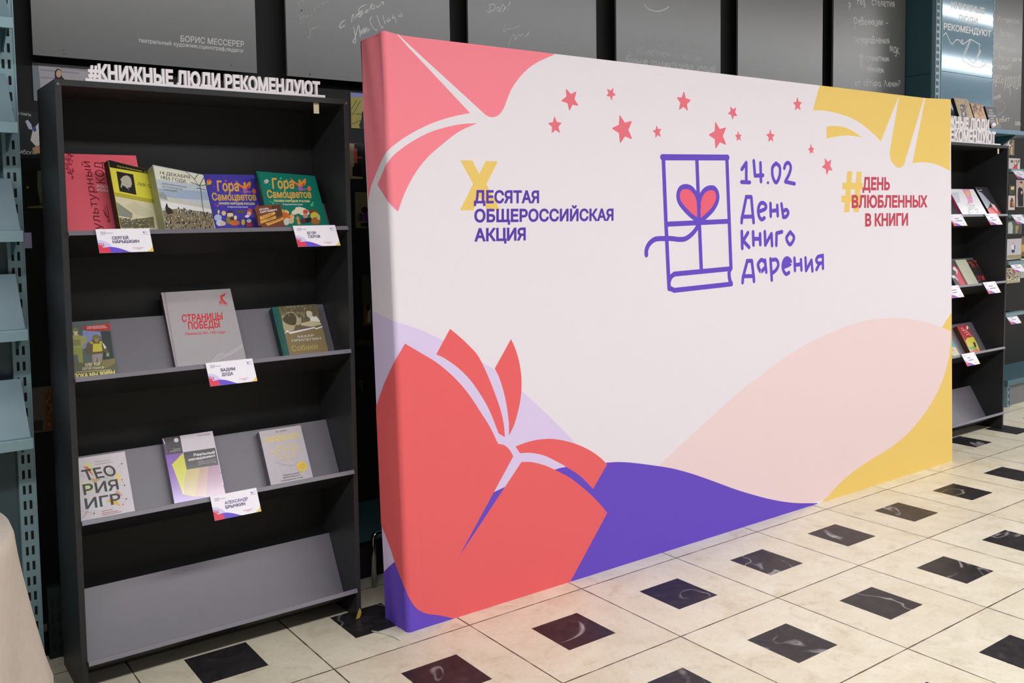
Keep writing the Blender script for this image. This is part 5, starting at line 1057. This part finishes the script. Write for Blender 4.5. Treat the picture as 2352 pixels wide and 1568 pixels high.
# ================================================================== metal shop fittings
STEEL = mat('#86a3ab', .4, .3, .05, 30, .5)
TEAL = mat('#527880', .42, .35, .06, 20, .5)
DTEAL = mat('#3c6066', .45, .3, .06, 20, .4)
SLOT = mat('#0a0c0c', .8)
GREY = mat('#77797b', .45, .2, .06, 20)
PLATE = mat('#a9c2cc', .33, .5, .05, 12, .5, 0, 0, .4)
def upright(parent, x, y, z0, z1, w=.045, pitch=.05, metal=STEEL):
    """slotted post: face strip with two columns of slots, and side returns"""
    m = MB()
    m.box((x, y, z0), (x + w, y + .03, z1), metal)
    m.box((x + w, y - .004, z0), (x + w + .004, y + .03, z1), metal)
    n = int((z1 - z0) / pitch)
    for i in range(n):
        z = z0 + .02 + i * pitch
        for a in (.010, .027):
            m.box((x + a, y - .0006, z), (x + a + .008, y + .0004, z + .028), SLOT)
    o = m.build('slotted_upright', None)
    o.parent = parent
    return o
# --- left unit, at the edge of the photo
L = thing('metal_shelving', 'grey-blue slotted metal display shelving at the far left edge', 'shelving', (0, 0, 0))
upright(L, -1.303, .62, 0, 3.2)
m = MB(); m.box((-2.4, .645, .02), (-1.302, .655, 3.2), mat('#4b5d63', .42, .5, .06, 14)); m.build('back_panel', None).parent = L
m = MB(); m.box((-2.4, .66, 0), (-1.30, .93, .1), DTEAL); m.build('base', None).parent = L
for i, z in enumerate((.785, 1.117, 1.415, 1.738, 2.045)):
    m = MB()
    m.prism([(.44, z - .032), (.44, z), (.445, z + .002), (.64, z + .002), (.64, z - .004), (.452, z - .004), (.452, z - .032)], 0, -2.4, -1.283, STEEL)
    s = m.build('shelf', None, bevel=.001); s.parent = L
    m = MB()
    m.prism([(.46, z + .002), (.60, z + .163), (.604, z + .160), (.466, z + .002)], 0, -2.4, -1.287, PLATE)
    m.build('slanted_plate', None).parent = s
    m = MB()
    m.prism([(.46, z - .006), (.62, z - .006), (.62, z - .075), (.60, z - .075)], 0, -1.293, -1.2895, TEAL)
    m.build('bracket', None).parent = s
m = MB(); m.box((-1.281, .432, 1.363), (-1.262, .4335, 1.41), mat('#5a5268', .35), T=Matrix.Translation((0, 0, 0)))
m.build('tag_holder', None).parent = L
# --- low plinth behind the bookcase and the panel
P = thing('wall_plinth_shelf', 'low teal metal plinth shelf along the wall behind bookcase and panel', 'shelving')
def plinth(parent, xa, xb):
    m = MB(); m.box((xa, .60, .165), (xb, .95, .2), TEAL); m.box((xa, .588, .160), (xb, .60, .2), TEAL); m.build('shelf_top', None, bevel=.001).parent = parent
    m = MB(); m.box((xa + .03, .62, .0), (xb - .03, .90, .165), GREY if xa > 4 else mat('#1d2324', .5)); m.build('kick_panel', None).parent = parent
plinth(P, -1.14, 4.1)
Q = thing('wall_plinth_shelf', 'low teal metal plinth shelf with grey front at far right on the floor', 'shelving')
plinth(Q, 5.09, 7.4)
upright(Q, 5.105, .596, 0.0, .16, .03)
# short slotted post behind the left bookcase, shade put into its dark colour
U_ = thing('slotted_post', 'short slotted metal post, darkened for shade, in the gap left of the left bookcase', 'post')
upright(U_, -1.235, .64, 0, .24, .036, .05, mat('#1a2726', .55, .2))
# --- chrome tube stand behind the panel
m = MB()
pts = [(-.105, .514, 0), (-.105, .514, .19)] + [(-.105 + .022 - .022 * math.cos(t), .514, .19 + .022 * math.sin(t)) for t in (.4, .8, 1.2, 1.571)] + [(.06, .514, .212), (.075, .514, .2), (.08, .514, .18), (.08, .514, 0)]
m.tube(pts, .011, mat('#c8c8c8', .15, 1.0), 12)
tag(m.build('tube_stand', None, smooth=True), 'chrome tube stand on the floor behind the left end of the printed panel', 'stand')
# --- blue metal column with shelf
K = thing('metal_column', 'blue-grey metal display column with white lettering rising behind the far bookcase', 'column')
PAN = mat('#86a6b8', .085, .14, .04, 10, .3)
m = MB(); m.box((4.186, .70, 0), (4.196, .945, 3.3), DTEAL); m.box((4.1855, .70, 2.349), (4.1862, .945, 2.3525), SLOT); m.build('side_panel', None).parent = K
upright(K, 4.196, .672, 0, 3.3, .062, .045)
m = MB()
m.box((4.266, .67, 0), (4.94, .69, 2.368), PAN)
m.box((4.266, .67, 2.371), (4.94, .69, 3.3), PAN)
draw(m, ART['column_panel'], lambda u, v, w: (4.266 + u, .67 - w, v), eps=4e-5, M=lambda c: mat(c, .5, 0, .02, 60), n=5)
m.build('front_panel', None).parent = K
m = MB()
for i in range(70):
    m.box((4.94, .668, .02 + i * .047), (4.952, .69, .02 + i * .047 + .03), STEEL)
m.box((4.944, .672, 0), (4.950, .69, 3.3), STEEL)
m.build('toothed_edge', None).parent = K
m = MB(); m.box((4.20, .47, 1.957), (5.2, .668, 1.985), mat('#7d9bb0', .35, .5, .05, 20)); s = m.build('shelf', None, bevel=.001); s.parent = K
m = MB(); m.prism([(.48, 1.957), (.668, 1.957), (.668, 1.83), (.65, 1.83)], 0, 4.90, 4.904, DTEAL)
m.build('bracket', None).parent = s
m = MB(); m.box((4.3, .69, 0), (4.93, .945, 3.3), DTEAL); m.build('core', None).parent = K
# --- narrow shelves in the right niche with their cards
def wall_card(x, y, z, arts, label, tilt=55):
    t = math.radians(tilt)
    V = Vector((0, math.cos(t), math.sin(t)))
    return card(frame(Vector((x, y, z)), Vector((1, 0, 0)), V), arts, label, 'name cards at the far right')
def card_quad(x, z_top, y, tilt):
    t = math.radians(tilt)
    return (x, y - CH * math.cos(t) - .001, z_top - CH * math.sin(t))
RS = [(5.10, 1.735), (5.09, 1.405), (5.09, 1.066), (5.065, .69)]
for i, (x, z) in enumerate(RS):
    r = thing('wall_shelf', ['thin metal wall shelf under the red-shirt photo at far right', 'thin metal wall shelf above the pale figures photo',
              'thin metal wall shelf under the lone-person photo', 'lowest thin metal wall shelf at far right, under blank black wall'][i], 'shelf', (x, .6, z), 'thin wall shelves at the far right')
    m = MB(); m.box((0, 0, -.022), (.34, .05, 0), STEEL); m.build('shelf_board', None, bevel=.001).parent = r
    for bx in (.05, .28):
        m = MB(); m.box((bx, .05, -.02), (bx + .004, .35, -.008), mat('#151515', .6)); m.build('bracket_arm', None).parent = r
lab = ['white name card on the metal column shelf end at the top right', 'white name card below the red-shirt photo at far right',
       'white name card above the pale figures photo at far right', 'white name card overlapping the crowded brown print at far right',
       'white name card on the lowest wall shelf at far right']
wall_card(*card_quad(5.02, 1.985, .468, 55), ['card_base', 'card_blur0'], lab[0])
wall_card(*card_quad(5.115, 1.735, .598, 62), ['card_base', 'card_blur1'], lab[1])
wall_card(*card_quad(5.105, 1.405, .598, 55), ['card_base', 'card_blur2'], lab[2])
wall_card(*card_quad(5.125, 1.066, .598, 70), ['card_base', 'card_blur0'], lab[3])
wall_card(*card_quad(5.10, .69, .598, 75), ['card_base', 'card_blur1'], lab[4])

# ================================================================== cloth-covered table at the left edge
def tablecloth():
    m = MB()
    cm = mat('#c8bcae', .9, 0, .10, 45, .1, .25)
    cx, cy, ztop, R0 = -1.862, -.27, .75, .42
    n, rows = 96, 18
    rings = []
    rr = random.Random(2)
    for j in range(rows + 1):
        t = j / rows
        ring = []
        for i in range(n):
            a = 2 * math.pi * i / n
            hem = .235 + .065 * math.cos(2 * (a - .5))
            z = ztop - (ztop - hem) * t
            fold = math.sin(9 * a + .6) * .5 + math.sin(5 * a + 2.0) * .35
            r = R0 + .06 * t + .06 * t * math.cos(4 * (a - .44)) + .012 * fold * t
            r += .006 * math.sin(31 * a) * t ** 6
            if j == 0: r -= .006
            ring.append((cx + r * math.cos(a), cy + r * math.sin(a), z))
        rings.append(ring)
    for j in range(rows):
        for i in range(n):
            k = (i + 1) % n
            m.face([rings[j][i], rings[j][k], rings[j + 1][k], rings[j + 1][i]], cm)
    for i in range(n):
        m.face([(cx, cy, ztop + .001), rings[0][i], rings[0][(i + 1) % n]], cm)
    return m.build('tablecloth', None, smooth=True)
tag(tablecloth(), 'beige tablecloth hanging over a table at the lower left edge', 'tablecloth')
T_ = thing('round_table', 'table hidden under the beige cloth at the lower left edge', 'table', (-1.862, -.27, 0))
m = MB()
m.prism([(.405 * math.cos(2 * math.pi * i / 40), .405 * math.sin(2 * math.pi * i / 40)) for i in range(40)], 2, .72, .744, mat('#8a7458', .5)); m.build('tabletop', None).parent = T_
m = MB(); m.tube([(0, 0, .03), (0, 0, .72)], .03, mat('#444444', .4, .6), 14); m.build('leg', None).parent = T_
m = MB(); m.prism([(.22 * math.cos(2 * math.pi * i / 32), .22 * math.sin(2 * math.pi * i / 32)) for i in range(32)], 2, 0, .03, mat('#444444', .4, .6)); m.build('foot', None).parent = T_

# ================================================================== small things on the floor
m = MB()
m.tube([(-.298, .165, .003), (-.27, .12, .003), (-.255, .075, .003), (-.252, .046, .003)], .003, mat('#d8d4cc', .5), 8)
tag(m.build('plastic_strip', None, smooth=True), 'thin white plastic strip lying on the floor by the panel corner', 'strip')
m = MB()
for a, b in ((0, .022), (.003, .026), (.006, .018), (-.002, .014)):
    m.face([(-.2915 - a, .2905, .002), (-.283 - a * .5, .289, .002), (-.276 - a, .2885, .01 + b), (-.280 - a, .2900, .012 + b)], mat('#b8a040', .5))
tag(m.build('tape_scrap', None), 'yellow tape scrap at the right foot of the left bookcase', 'tape')
